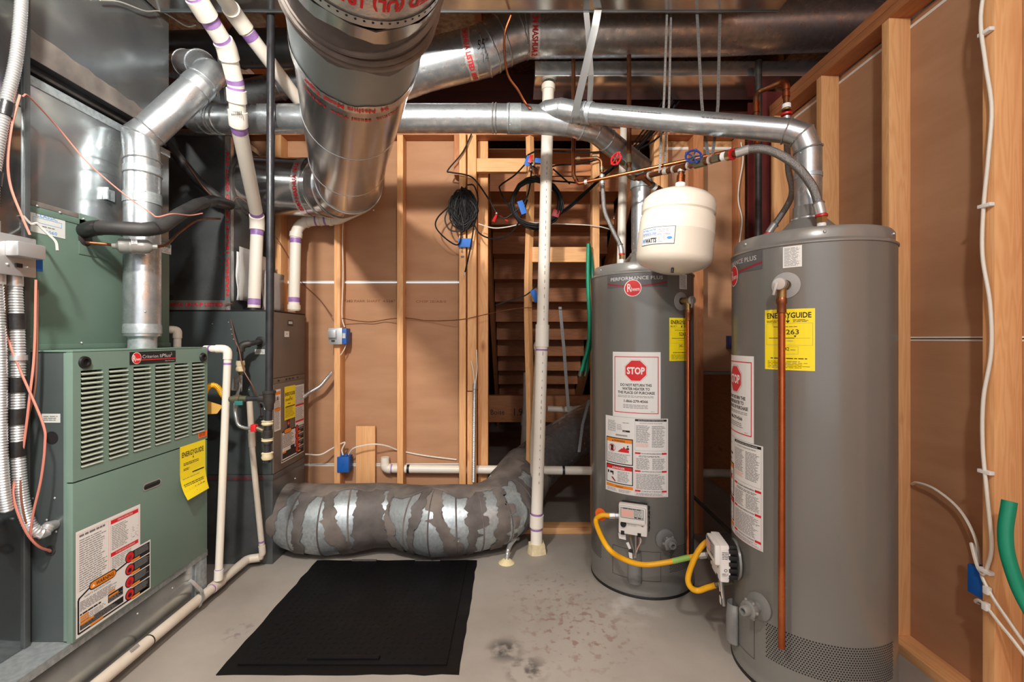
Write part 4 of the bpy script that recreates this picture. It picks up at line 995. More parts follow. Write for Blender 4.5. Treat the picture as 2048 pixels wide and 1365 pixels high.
wire('cable', 'short loose cable tail below the grey switch box', [P(692, 690, 2.93), P(688, 700, 2.92), P(681, 711, 2.92)], .003, 'white_cable', 'cable')
wire('thermostat_wire', 'copper coloured wire sagging across the drywall between studs', [P(684, 637, 2.93), P(720, 643, 2.98), P(745, 644, 2.98), P(770, 640, 2.98), P(792, 637, 2.94), P(810, 636, 2.98), P(860, 642, 2.985), P(918, 640, 2.9), P(960, 632, 2.9), P(1010, 621, 2.93), P(1055, 616, 2.9), P(1120, 620, 2.9), P(1160, 619, 2.9)], .0026, 'copper_dull')
boxo('wood_board', V(P(714, 0, 2.99).x, 2.968, .30), V(P(752, 0, 2.99).x, 2.988, P(0, 853, 2.97).z), 'wood_z', None, .002, label='short pale pine board leaning on the drywall between two studs', cat='board')

# ================================================================ DUCTS AND VENTS
def foil_band(path, p, length, r, par, n=32, txt=None, jag=.006):
    s = near_s(path, p); q = subpath(path, s-length/2, s+length/2); mid = subpath(path, s-.0005, s+.0005)
    o = build('foil_tape', MB().tube([q[0], q[-1]] if len(q) < 3 else q, r+.0015, n, jag=jag, caps=False), 'foil', par)
    if txt:
        ax = (q[-1]-q[0]).normalized(); c0 = (mid[0]+mid[-1])/2
        view = (V(0, 0, EYE)-c0); view -= ax*view.dot(ax); e0 = view.normalized(); e1 = ax.cross(e0)
        t, h, ph, wd, flip = txt; c = Canvas()
        c.text(t, -wd/2, -h/2, h, 'ink_red', w=wd, layer=1, bold=.03)
        R = r+.003
        def fn(x, y, hh):
            a = ph+(x/R)*flip; return c0+ax*(y*flip)+(e0*math.cos(a)+e1*math.sin(a))*(R+hh)
        c.build('tape_print', fn, par)
    return o
# ---- the big round duct overhead
RB = .165
bd = thing('round_duct', 'large round supply duct sealed with mastic bending toward the corner plenum', 'duct', (-.4, 1.1, 1.89))
bpth = [V(-.19, .64, 2.72), V(-.19, .64, 2.34), V(-.205, .685, 2.14), V(-.245, .78, 2.06), V(-.385, 1.14, 2.055), V(-.45, 1.31, 2.055), V(-.60, 1.69, 2.055), V(-.754, 2.09, 2.06), V(-.85, 2.38, 2.075), V(-.96, 2.58, 2.11), V(-1.10, 2.685, 2.14), V(PLX-.01, 2.715, 2.165)]
build('duct_run', MB().tube(bpth[3:], RB, 44), 'bright_duct', bd, sharp=22)
build('near_elbow', MB().tube(bpth[:4], RB, 44), 'mastic', bd, sharp=22)
def torus_at(path, p, R, rr, par, mat='bright_duct', tilt=None, n=44):
    s = near_s(path, p); q = subpath(path, s-.003, s+.003); ax = (q[-1]-q[0]).normalized()
    if tilt: ax = (ax+Vector(tilt)).normalized()
    build('bead', MB().torus((q[0]+q[-1])/2, ax, R, rr, n, 8), mat, par)
L0 = near_s(bpth, V(-.385, 1.14, 2.055))
def bseg(s0, s1, r, mat, name, jag=None, caps=False): build(name, MB().tube(subpath(bpth, L0+s0, L0+s1), r, 44, caps=caps, jag=jag), mat, bd, sharp=22)
bseg(-.36, -.245, RB+.004, 'foil', 'foil_tape', .004)
bseg(-.250, -.228, RB+.007, 'zinc', 'clamp_ring')
bseg(-.228, -.05, RB+.006, 'mastic', 'mastic_band', .012)
bseg(-.225, -.185, RB+.0075, 'bright_duct', 'bare_patch', .010)
for s_, t_ in ((-.16, (.25, 0, .15)), (-.115, (.08, 0, .05)), (-.085, (0, 0, 0))):
    torus_at(bpth, subpath(bpth, L0+s_, L0+s_+.01)[0], RB+.010, .008, bd, 'dusty_mastic', t_)
bseg(-.08, .12, RB+.003, 'sleeve_grey', 'sleeve')
bseg(.105, .150, RB+.0065, 'foil', 'foil_tape', .010)
for s_ in (.52, .98): torus_at(bpth, subpath(bpth, L0+s_, L0+s_+.01)[0], RB, .002, bd, 'bright_duct')
mb = MB(); a_ = subpath(bpth, L0-.244, L0-.236); ax_ = (a_[-1]-a_[0]).normalized(); u_, v_, w__ = basis(ax_)
for k in range(64):
    e_ = u_*math.cos(2*pi*k/64)+v_*math.sin(2*pi*k/64); t_ = ax_.cross(e_); q_ = a_[0]+e_*(RB+.0076)
    mb.poly([q_+(t_*math.cos(j*pi/3)+ax_*math.sin(j*pi/3))*.0028 for j in range(6)])
build('rivet_holes', mb, 'cavity', bd, kind='stuff')

def duct_text(s, t, h, wd, ph, flip, r):
    a = subpath(bpth, L0+s-.01, L0+s+.01); ax = (a[-1]-a[0]).normalized(); c0 = (a[0]+a[-1])/2
    v_ = V(0, 0, EYE)-c0; v_ -= ax*v_.dot(ax); e0 = v_.normalized(); e1 = ax.cross(e0); c = Canvas(); c.text(t, -wd/2, -h/2, h, 'ink_red', w=wd, layer=1, bold=.03)
    c.build('tape_print', lambda x, y, hh: c0+ax*(y*flip)+(e0*math.cos(ph+x/r*flip)+e1*math.sin(ph+x/r*flip))*(r+hh), bd)
duct_text(-.292, 'LISTED (UL) 181B-FX 02/07', .030, .40, 0, 1, RB+.0055)
duct_text(.13, '94  Nashua Metal Tape', .020, .24, .1, 1, RB+.008)
duct_text(.20, 'Nashua  Metal Tape  LISTED', .012, .30, .0, 1, RB+.0015)
e_ = V(-1.20, 2.69, 2.147); foil_band(bpth, e_, .05, RB, bd, 40, ('02/07 NASHUA 181A', .022, 0, .30, 1))
torus_at(bpth, V(-1.07, 2.67, 2.13), RB+.002, .006, bd); torus_at(bpth, V(-.99, 2.60, 2.115), RB+.002, .006, bd)
torus_at(bpth, V(-.85, 2.38, 2.075), RB+.001, .005, bd)
for p_ in (V(-.93, 2.44, 1.935), V(-.70, 2.30, 1.90)): build('screw', MB().sphere(p_, .004, 8), 'zinc', bd)
torus_at(bpth, V(PLX+.012, 2.71, 2.163), RB+.006, .010, bd, 'dusty_mastic')

# ---- rectangular trunk overhead
tk = thing('trunk_duct', 'rectangular galvanized trunk duct across the ceiling above the vent pipes', 'duct', (-.2, 1.4, 2.75))
boxo('body', (-1.62, .45, 2.75), (1.22, 2.084, 3.0), 'galv_sheet', tk, .004)
for px in (915, 1170, 1010): build('screw', MB().sphere(V(P(px, 0, 2.09).x, 2.092, 2.77), .004, 8), 'zinc', tk)
boxo('drive_cleat', (-1.62, 2.082, 2.746), (1.22, 2.090, 2.753), 'galv_dark', tk, .001)

# ---- round ducts behind the trunk
def round_duct(label, path, r, mat, joints, foils=(), name='round_duct', cat='duct'):
    t = thing(name, label, cat, min(path, key=lambda p: p.z)-V(0, 0, r))
    build('duct_run', MB().tube(path, r, 36), mat, t, sharp=22)
    for p in joints:
        s = near_s(path, p); q = subpath(path, max(0, s-.003), s+.003)
        build('bead', MB().torus((q[0]+q[-1])/2, q[-1]-q[0], r+.001, .005, 36, 6), mat, t)
    for p, l, tx in foils: foil_band(path, p, l, r, t, 36, tx)
    return t
dp = [P(765, 164, 2.58), P(850, 133, 2.55), P(968, 103, 2.50), P(1005, 82, 2.5), P(1050, 64, 2.50), P(1100, 64, 2.5), P(1430, 60, 2.5), P(1900, 40, 2.45)]
rd2 = round_duct('long round galvanized duct with red lettered foil tape under the ceiling trunk', dp, .128, 'galv', [P(968, 103, 2.5), P(1005, 82, 2.5), P(1050, 64, 2.5), P(979, 97, 2.5), P(1040, 67, 2.5)],
   [(P(943, 110, 2.5), .055, ('NASHUA LISTED 181B', .026, 0, .30, 1)), (P(1069, 64, 2.5), .06, ('NK 34 MASHUA 2', .030, 0, .26, 1))])
c = Canvas(); c.text("55\"", 0, 0, .05, 'ink', w=.055, shear=.2); c.text('14', .015, -.07, .045, 'ink', w=.03, shear=.2); c.build('pencil_mark', flat(P(955, 100, 2.355), (1, 0, .2), (-.2, 0, 1)), rd2)
boxo('panned_duct', V(P(1070, 0, 2.6).x, 2.60, P(0, 152, 2.6).z), V(2.0, 2.86, 2.84), 'bright_duct', None, .004, label='shiny flat panned duct tucked behind the long round duct', cat='duct')
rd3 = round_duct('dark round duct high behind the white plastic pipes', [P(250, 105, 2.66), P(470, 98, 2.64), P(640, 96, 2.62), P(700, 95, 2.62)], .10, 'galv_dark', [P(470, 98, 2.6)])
build('hanger', MB().ribbon([V(-1.414, 2.64, 3.125), V(-1.414, 2.64, 2.99)], (1, 0, 0), .024, .003), 'steel', rd3)
round_duct('dim round duct sloping behind the kinked white vent pipe', [P(420, 205, 2.87), P(560, 172, 2.86), P(720, 140, 2.86)], .078, 'galv', [P(560, 172, 2.86)])

# ---- common vent with wye and two branches
VY = 2.20
cm = thing('vent_manifold', 'galvanized vent pipe crossing the room with a wye to both heaters', 'vent pipe', P(700, 265, VY))
rv = .066
mp_ = [P(372, 226, 2.45), P(396, 238, 2.24), P(440, 238, VY), P(985, 237, VY), P(1042, 238, VY)]
build('main_run', MB().tube(mp_, rv, 30), 'galv', cm, sharp=22)
def mbead(path, pts, r, mat='galv', rr=.004):
    for p in pts:
        s = near_s(path, p); q = subpath(path, max(0, s-.003), min(plen(path), s+.003))
        build('bead', MB().torus((q[0]+q[-1])/2, q[-1]-q[0], r+.001, rr, 30, 6), mat, cm)
mbead(mp_, [P(405, 238, VY), P(424, 238, VY), P(432, 238, VY), P(440, 238, VY), P(986, 238, VY), P(992, 238, VY), P(1018, 238, VY)], rv)
build('joint', MB().tube([P(1014, 238, VY), P(1042, 238, VY)], rv+.003, 30), 'galv_frost', cm)
wy = [P(1040, 238, VY), P(1085, 240, VY), P(1140, 250, VY+.005)]
build('wye_body', MB().tube(wy, [rv+.001, rv, .055], 30), 'galv', cm, sharp=22)
b1 = [P(1070, 240, VY), P(1096, 223, VY-.02), P(1122, 219, VY-.05), P(1150, 224, VY-.07), P(1172, 226, VY-.08), P(1574, 262, 1.76), P(1604, 272, 1.735), V(1.127, 1.732, P(0, 300, 1.732).z), V(1.127, 1.732, 1.73)]
build('near_branch', MB().tube(b1, [.050, .050, .050, .048, .0455]+[.0455]*4, 28), 'galv', cm, sharp=18)
mbead(b1, [b1[1], b1[2], b1[3], b1[4], b1[5], b1[6], b1[7]], .0475, rr=.003)
build('joint', MB().tube(subpath(b1, near_s(b1, b1[4])-.02, near_s(b1, b1[4])+.03), .050, 28), 'galv_frost', cm)
build('joint', MB().tube([V(1.127, 1.732, 1.86), V(1.127, 1.732, 1.875)], .0475, 28), 'galv_frost', cm)
b2_ = [P(1130, 248, VY), P(1160, 255, VY+.02), P(1190, 262, VY+.05), P(1282, 335, 2.41), V(.6925, 2.437, P(0, 352, 2.437).z), V(.6925, 2.437, 1.73)]
build('far_branch', MB().tube(b2_, [.055]*4+[.052]*2, 28), 'galv', cm, sharp=18)
mbead(b2_, [b2_[1], b2_[2], b2_[3], b2_[4], P(1215, 283, 2.28)], .055, rr=.003)
build('joint', MB().tube([V(.6925, 2.437, P(0, 362, 2.437).z), V(.6925, 2.437, P(0, 378, 2.437).z)], .058, 28), 'galv_frost', cm)
for p_ in (P(1020, 250, VY-.065), P(1015, 228, VY-.066), P(1240, 305, 2.28), P(1226, 314, 2.26), P(1601, 306, 1.69)): build('screw', MB().sphere(p_, .0035, 8), 'zinc', cm)
c = Canvas(); c.lines(0, 0, .22, .006, 1, 'ink_grey', 1, fill=.6, ragged=0)
dv = (b1[5]-b1[4]).normalized(); nv = V(0, -1, .15); vv = nv.cross(dv).normalized(); vv = vv if vv.z > 0 else -vv
c.build('pipe_print', flat(b1[4].lerp(b1[5], .16)+V(-.02, -.046, .004), dv, vv), cm)
c = Canvas(); c.lines(0, 0, .12, .006, 1, 'ink_grey', 1, fill=.6, ragged=0); c.build('pipe_print', flat(b1[4].lerp(b1[5], .62)+V(-.02, -.0458, .004), dv, vv), cm)

# ---- hanger straps
def strap(label, pts, w_, holes=True, mat='steel', wdir=(1, 0, 0)):
    t = thing('hanger_strap', label, 'strap', min((Vector(p) for p in pts), key=lambda p: p.z))
    build('band', MB().ribbon(pts, wdir, w_, .0014), mat, t)
    if holes:
        mb = MB(); path = [Vector(p) for p in pts]; L = plen(path); n = int(L/.022); wd = Vector(wdir).normalized()
        for i in range(1, n):
            q = subpath(path, L*i/n-.0015, L*i/n+.0015)
            if len(q) < 2: continue
            tt = (q[-1]-q[0]).normalized(); nn = tt.cross(wd).normalized(); nn = nn if nn.y < 0 else -nn
            cpt = (q[0]+q[-1])/2+nn*.0009
            mb.poly([cpt+(wd*math.cos(2*pi*k/8)+tt*math.sin(2*pi*k/8))*.0016 for k in range(8)])
        build('holes', mb, 'cavity', t, kind='stuff')
    return t
strap('wide bright steel strap slung from the trunk to the wye', [P(1196, 20, 2.07), P(1190, 55, 2.1), P(1155, 205, 2.06), P(1150, 232, 2.03)], .034, False)
strap('second bright steel strap behind the wye hanger', [P(1172, 20, 2.08), P(1176, 60, 2.12), P(1182, 150, 2.22), P(1179, 215, 2.19)], .026, False)
strap('thin perforated strap looped under the copper line, first strand', [P(1334, 25, 2.10), P(1328, 200, 2.07), P(1322, 275, 2.06), P(1319, 346, 2.055)], .010)
strap('thin perforated strap looped under the copper line, second strand', [P(1342, 25, 2.12), P(1338, 210, 2.10), P(1332, 275, 2.09), P(1329, 340, 2.085)], .010)
strap('perforated strap slanting down to the blue valve from the ceiling', [P(1394, 25, 2.10), P(1403, 200, 2.0), P(1410, 272, 1.965), P(1416, 310, 1.87)], .013)
strap('perforated strap rising from the blue valve to the ceiling trunk', [P(1440, 25, 2.10), P(1436, 210, 1.97), P(1430, 272, 1.94), P(1425, 308, 1.85)], .013)
strap('narrow steel strap hanging behind the kinked white vent pipe', [P(437, 70, 2.3), P(440, 130, 2.3), P(445, 205, 2.3)], .022, False, 'galv_dark')
strap('long perforated strap dangling beside the stair underside', [P(1120, 614, 3.2), P(1128, 700, 3.25), P(1137, 822, 3.3)], .022)
strap('slack perforated strap beside the rear floor duct', [P(1178, 800, 3.3), P(1165, 850, 3.3), P(1158, 905, 3.25)], .02)

# ---- the big insulated-looking floor duct
RF = .185
fd = thing('floor_duct', 'fat round floor duct smeared with grey mastic from furnace to stair space', 'duct', (-.6, 2.66, 0))
fp_ = [V(GX-.02, 2.70, .215), V(-1.20, 2.665, .20), V(-1.06, 2.655, .196), V(-.93, 2.67, .20), V(-.80, 2.70, .205), V(-.67, 2.695, .205), V(-.55, 2.655, .20), V(-.44, 2.635, .196), V(-.32, 2.64, .20), V(-.21, 2.66, .203), V(-.11, 2.71, .21), V(-.03, 2.80, .23), V(.02, 2.95, .27), V(.10, 3.12, .33), V(.30, 3.35, .43), V(.62, 3.62, .56), V(1.0, 3.9, .72)]
frad = [.176, .186, .193, .186, .175, .171, .181, .193, .190, .180, .186, .190, .186, .180, .173, .173, .173]
build('duct_run', MB().tube(fp_[:14], frad[:14], 48), 'galv_frost', fd, sharp=14)
build('rear_run', MB().tube(fp_[12:], [.176, .174, .173, .173, .173], 36), 'galv', fd, sharp=14)
Lf = [near_s(fp_, p) for p in fp_]
def rf_at(s):
    for i in range(len(Lf)-1):
        if Lf[i] <= s <= Lf[i+1]: return frad[i]+(frad[i+1]-frad[i])*(s-Lf[i])/max(1e-6, Lf[i+1]-Lf[i])
    return frad[-1]
for i in range(1, 14): 
    q = subpath(fp_, Lf[i]-.003, Lf[i]+.003); build('bead', MB().torus((q[0]+q[-1])/2, q[-1]-q[0], frad[i]+.001, .0045, 40, 8), 'mastic' if i % 3 else 'dusty_mastic', fd)
def slant_band(name, s0, k0, s1, k1, dr, mat, a0=0., a1=2*pi, jag=.02, n=110, m=6):
    """smeared band on the floor duct; k tilts each edge across the pipe, a0..a1 limits it to part of the round"""
    mb = MB(); rows = []
    for j in range(m+1):
        row = []
        for i in range(n+1):
            f = j/m; part = a1-a0 < 6; sj = s0+(s1-s0)*f
            e0_, e1_ = (a0*(1+.7*noise.noise(V(sj*7, 1, 1))+.25*noise.noise(V(sj*31, 2, 1))), a1*(1+.9*noise.noise(V(sj*6, 5, 1))+.3*noise.noise(V(sj*29, 4, 1)))) if part else (a0, a1)
            a = e0_+(e1_-e0_)*i/n
            sh = (s0+k0*math.cos(a))*(1-f)+(s1+k1*math.cos(a))*f
            if j in (0, m): sh += jag*(noise.noise(V(s0*9+j, math.cos(a)*3.5, math.sin(a)*3.5))*1.4+.6*noise.noise(V(s0*5+j, math.cos(a)*13, math.sin(a)*13))+.5*noise.noise(V(s0*3+j, math.cos(a)*34, math.sin(a)*34)))
            sh = max(.004, sh); q = subpath(fp_, sh-.004, sh+.004); t_ = (q[-1]-q[0]).normalized(); up = V(0, 0, 1); up = (up-t_*up.dot(t_)).normalized(); sd = t_.cross(up)
            rr = rf_at(sh)+dr-(.003 if (part and i in (0, n)) else 0)
            row.append(mb.bm.verts.new((q[0]+q[-1])/2+up*(rr*math.cos(a))+sd*(rr*math.sin(a))))
        rows.append(row)
    for j in range(m):
        for i in range(n): mb.face([rows[j][i], rows[j][i+1], rows[j+1][i+1], rows[j+1][i]], 0, True)
    return build(name, mb, mat, fd, sharp=80)
for i, (s0, k0, s1, k1) in enumerate(((.01, 0, .085, .02), (.165, .0, .225, .02), (.33, -.05, .40, -.06), (.44, .02, .66, -.03), (.70, -.06, .76, -.07), (.83, .02, .875, .03), (.96, -.06, 1.03, -.07), (1.09, .0, 1.15, .02), (1.21, .03, 1.275, .0), (1.35, .02, 1.41, .0), (1.50, 0, 1.75, 0))):
    slant_band('mastic_band', s0, k0, s1, k1, .004+.0007*(i % 3), 'mastic' if i % 2 else 'dusty_mastic')
slant_band('dust_layer', .06, 0, 1.62, 0, .0066, 'dusty_mastic', -.55, .40, .03, 30, 90)
for s_ in (1.00,):
    q = subpath(fp_, s_+.03, s_+.075); ax = (q[-1]-q[0]).normalized(); c0 = (q[0]+q[-1])/2; e0 = V(0, -1, 0); e1 = ax.cross(e0)
    c = Canvas(.01); c.rect(-.02, -.02, .07, .045, 'putty', 1); c.build('bare_tape_patch', lambda x, y, h: c0+ax*y+(e0*math.cos(x/RF-.5)+V(0, 0, 1)*math.sin(x/RF-.5))*(RF+.008+h), fd)
for s_ in (1.75, 2.0): 
    q = subpath(fp_, s_, s_+.03); build('strap', MB().tube(q, .178, 36, caps=False), 'steel', fd)

# ---- PVC drain stack, rear white pipes
p = [V(.14, 2.664, 0), P(1073, 1052, 2.664), P(1084, 690, 2.664), P(1097, 168, 2.664)]
t, q = pvc_run('drain_stack', 'tall white plastic drain stack rising from the slab to the ceiling', [V(p[1].x, 2.664, 0)]+p[1:], .0345, [(P(1073, 1042, 2.664), .07), (P(1085, 672, 2.664), .13), (P(1096, 176, 2.664), .03)], [(P(1074, 1028, 2.664), .012), (P(1085, 652, 2.664), .012), (P(1073, 1058, 2.664), .01), (P(1084, 700, 2.664), .01)], 'pvc', fillr=.02)
c = Canvas(); c.lines(0, 0, 1.0, .005, 1, 'ink_grey', 1, fill=.6, gap=.05, ragged=0); c.build('pipe_print', flat(P(1078, 965, 2.664)+V(0, -.0355, 0), (.03, 0, 1), (-1, 0, .03)), t)
c = Canvas(); c.lines(0, 0, .9, .005, 1, 'ink_grey', 1, fill=.6, gap=.05, ragged=0); c.build('pipe_print', flat(P(1088, 620, 2.664)+V(0, -.0355, 0), (.02, 0, 1), (-1, 0, .02)), t)
mb = MB(); b0 = V(p[1].x, 2.664, 0)
prof = []; n = 12
for k in range(n):
    a = 2*pi*k/n; rr = .05+.014*random.random(); prof.append((b0.x+rr*math.cos(a), b0.y+rr*math.sin(a)))
lo = [mb.bm.verts.new((x, y, 0)) for x, y in prof]; hi = [mb.bm.verts.new((b0.x+(x-b0.x)*.86, b0.y+(y-b0.y)*.86, .05+.012*random.random())) for x, y in prof]
mb.face(hi)
for k in range(n): mb.face([lo[k], lo[(k+1) % n], hi[(k+1) % n], hi[k]])
build('cardboard_collar', mb, 'putty', t)
p = [P(1070, 690, 3.02), P(1076, 690, 3.02), P(1077, 720, 3.02), P(1068, 880, 3.05)]
pvc_run('drain_pipe', 'small white pipe tucked behind the tall drain stack', [P(1090, 684, 2.70), P(1074, 688, 2.78), P(1076, 712, 2.80), P(1066, 890, 2.86), P(1066, 960, 2.86)], .019, [(P(1075, 690, 2.78), .05)], [], 'pvc_old')
hp = [P(770, 915, 2.972), P(770, 938, 2.972), P(1182, 942, 2.972), P(1240, 942, 2.972)]
t, q = pvc_run('drain_pipe', 'horizontal white drain pipe threaded through the studs above the floor duct', hp, .0275, [(P(772, 938, 2.972), .05)], [(P(784, 938, 2.972), .008)], 'pvc', fillr=.045)
for px in (817, 1127): band('black_clamp', q, P(px, 940, 2.972), .016, .029, 'black', t)
pvc_run('drain_pipe', 'white pipe standing behind the rear water heater flue', [P(1240, 640, 2.75), P(1246, 350, 2.75), P(1250, 230, 2.75)], .026, [(P(1241, 580, 2.75), .05)], [], 'pvc')
pvc_run('drain_pipe', 'white pipe elbowing across under the stair beam', [P(1095, 818, 3.6), P(1140, 820, 3.6), P(1190, 812, 3.7)], .024, [(P(1140, 820, 3.6), .04)], [], 'pvc_old')
pvc_run('drain_pipe', 'shadowed white pipe standing by the stair beam', [P(1057, 745, 4.0), P(1055, 830, 4.0), P(1051, 890, 4.0)], .045, [(P(1055, 840, 4.0), .1)], [], 'pvc_old')
pvc_run('drain_pipe', 'dim pipe crossing the dark space between both water heaters', [P(1380, 946, 3.3), P(1480, 948, 3.3), P(1560, 948, 3.3)], .03, [], [], 'pvc_old')

# ---- floor hatch
HX0, HX1, HY0, HY1 = -1.098, -.197, 1.690, 2.56
ha = thing('floor_hatch', 'black painted steel crawl space hatch set in the concrete floor', 'hatch', ((HX0+HX1)/2, (HY0+HY1)/2, 0))
mb = MB(); w_ = .055
fr = []
def irregular(a, b, n=14, amp=.004):
    a, b = Vector(a), Vector(b); d = (b-a).normalized(); nn = V(-d.y, d.x, 0); return [a.lerp(b, i/n)+nn*(random.uniform(-amp, amp)) for i in range(n)]
ring = irregular((HX0, HY0, 0), (HX1, HY0, 0))+irregular((HX1, HY0, 0), (HX1, HY1, 0))+irregular((HX1, HY1, 0), (HX0, HY1, 0))+irregular((HX0, HY1, 0), (HX0, HY0, 0))
lo = [mb.bm.verts.new(p) for p in ring]; hi = [mb.bm.verts.new(p+V(0, 0, .0035)) for p in ring]; mb.face(hi)
for i in range(len(ring)): mb.face([lo[i], lo[(i+1) % len(ring)], hi[(i+1) % len(ring)], hi[i]])
build('frame', mb, 'hatch_black', ha)
dx0, dx1, dy0, dy1 = HX0+.05, HX1-.052, HY0+.045, HY1-.025
boxo('door_leaf', (dx0, dy0, .0036), (dx1, dy1, .0095), 'hatch_black', ha, .0015)
mb = MB()
for i in range(26):
    for j in range(26):
        x = dx0+.03+(dx1-dx0-.06)*i/25; y = dy0+.03+(dy1-dy0-.06)*j/25; a = pi/4 if (i+j) % 2 else -pi/4; d = V(math.cos(a), math.sin(a), 0)*.011; e = V(-d.y, d.x, 0)*.28
        pz = V(x, y, .0096); mb.poly([pz-d, pz-e+V(0, 0, .0012), pz+d, pz+e+V(0, 0, .0012)])
build('tread_pattern', mb, 'hatch_black', ha, kind='stuff')
for px0, px1 in ((703, 752), (830, 880)):
    x0_, x1_ = P(px0, 0, HY1-.03).x, P(px1, 0, HY1-.03).x
    build('hinge', MB().cyl(V(x0_, dy1+.003, .012), V(x1_, dy1+.003, .012), .006, 12), 'iron_fitting', ha)
q0, q1 = PZ(616, 1316, .012), PZ(757, 1322, .012)
boxo('handle_bar', (q0.x, q0.y-.012, .0096), (q1.x, q0.y+.006, .020), 'hatch_black', ha, .002)

# ---- conduit stub in the slab and conduit on the stud
flex_conduit('flexible_conduit', 'short ribbed conduit stub poking out of the slab', spline([PZ(1013, 1126, .0), PZ(1014, 1126, 0)+V(.005, .01, .06), P(1022, 1088, 2.62), P(1032, 1077, 2.70), P(1036, 1078, 2.78)], 8), .0125)
build('foam_seal', MB().lathe([(0, .022), (.02, .02), (.034, .008), (.045, 0), (0, 0)], PZ(1013, 1126, 0), n=12), 'foam', None, label='yellow foam seal round the conduit stub in the slab', cat='foam')
t = flex_conduit('flexible_conduit', 'ribbed metal conduit strapped to the doubled studs', [P(947, 965, 2.885), P(949, 772, 2.885)], .0125)
build('connector', MB().cyl(P(949, 778, 2.885), P(950, 768, 2.885), .014), 'zinc', t)
wire('cable', 'pair of white wires leaving the stud conduit', [P(949, 770, 2.885), P(946, 740, 2.89), P(942, 722, 2.90)], .004, 'white_cable', 'cable')
wire('cable', 'white wire rising from the stud conduit', [P(950, 770, 2.885), P(954, 740, 2.885), P(953, 700, 2.89)], .004, 'white_cable', 'cable')

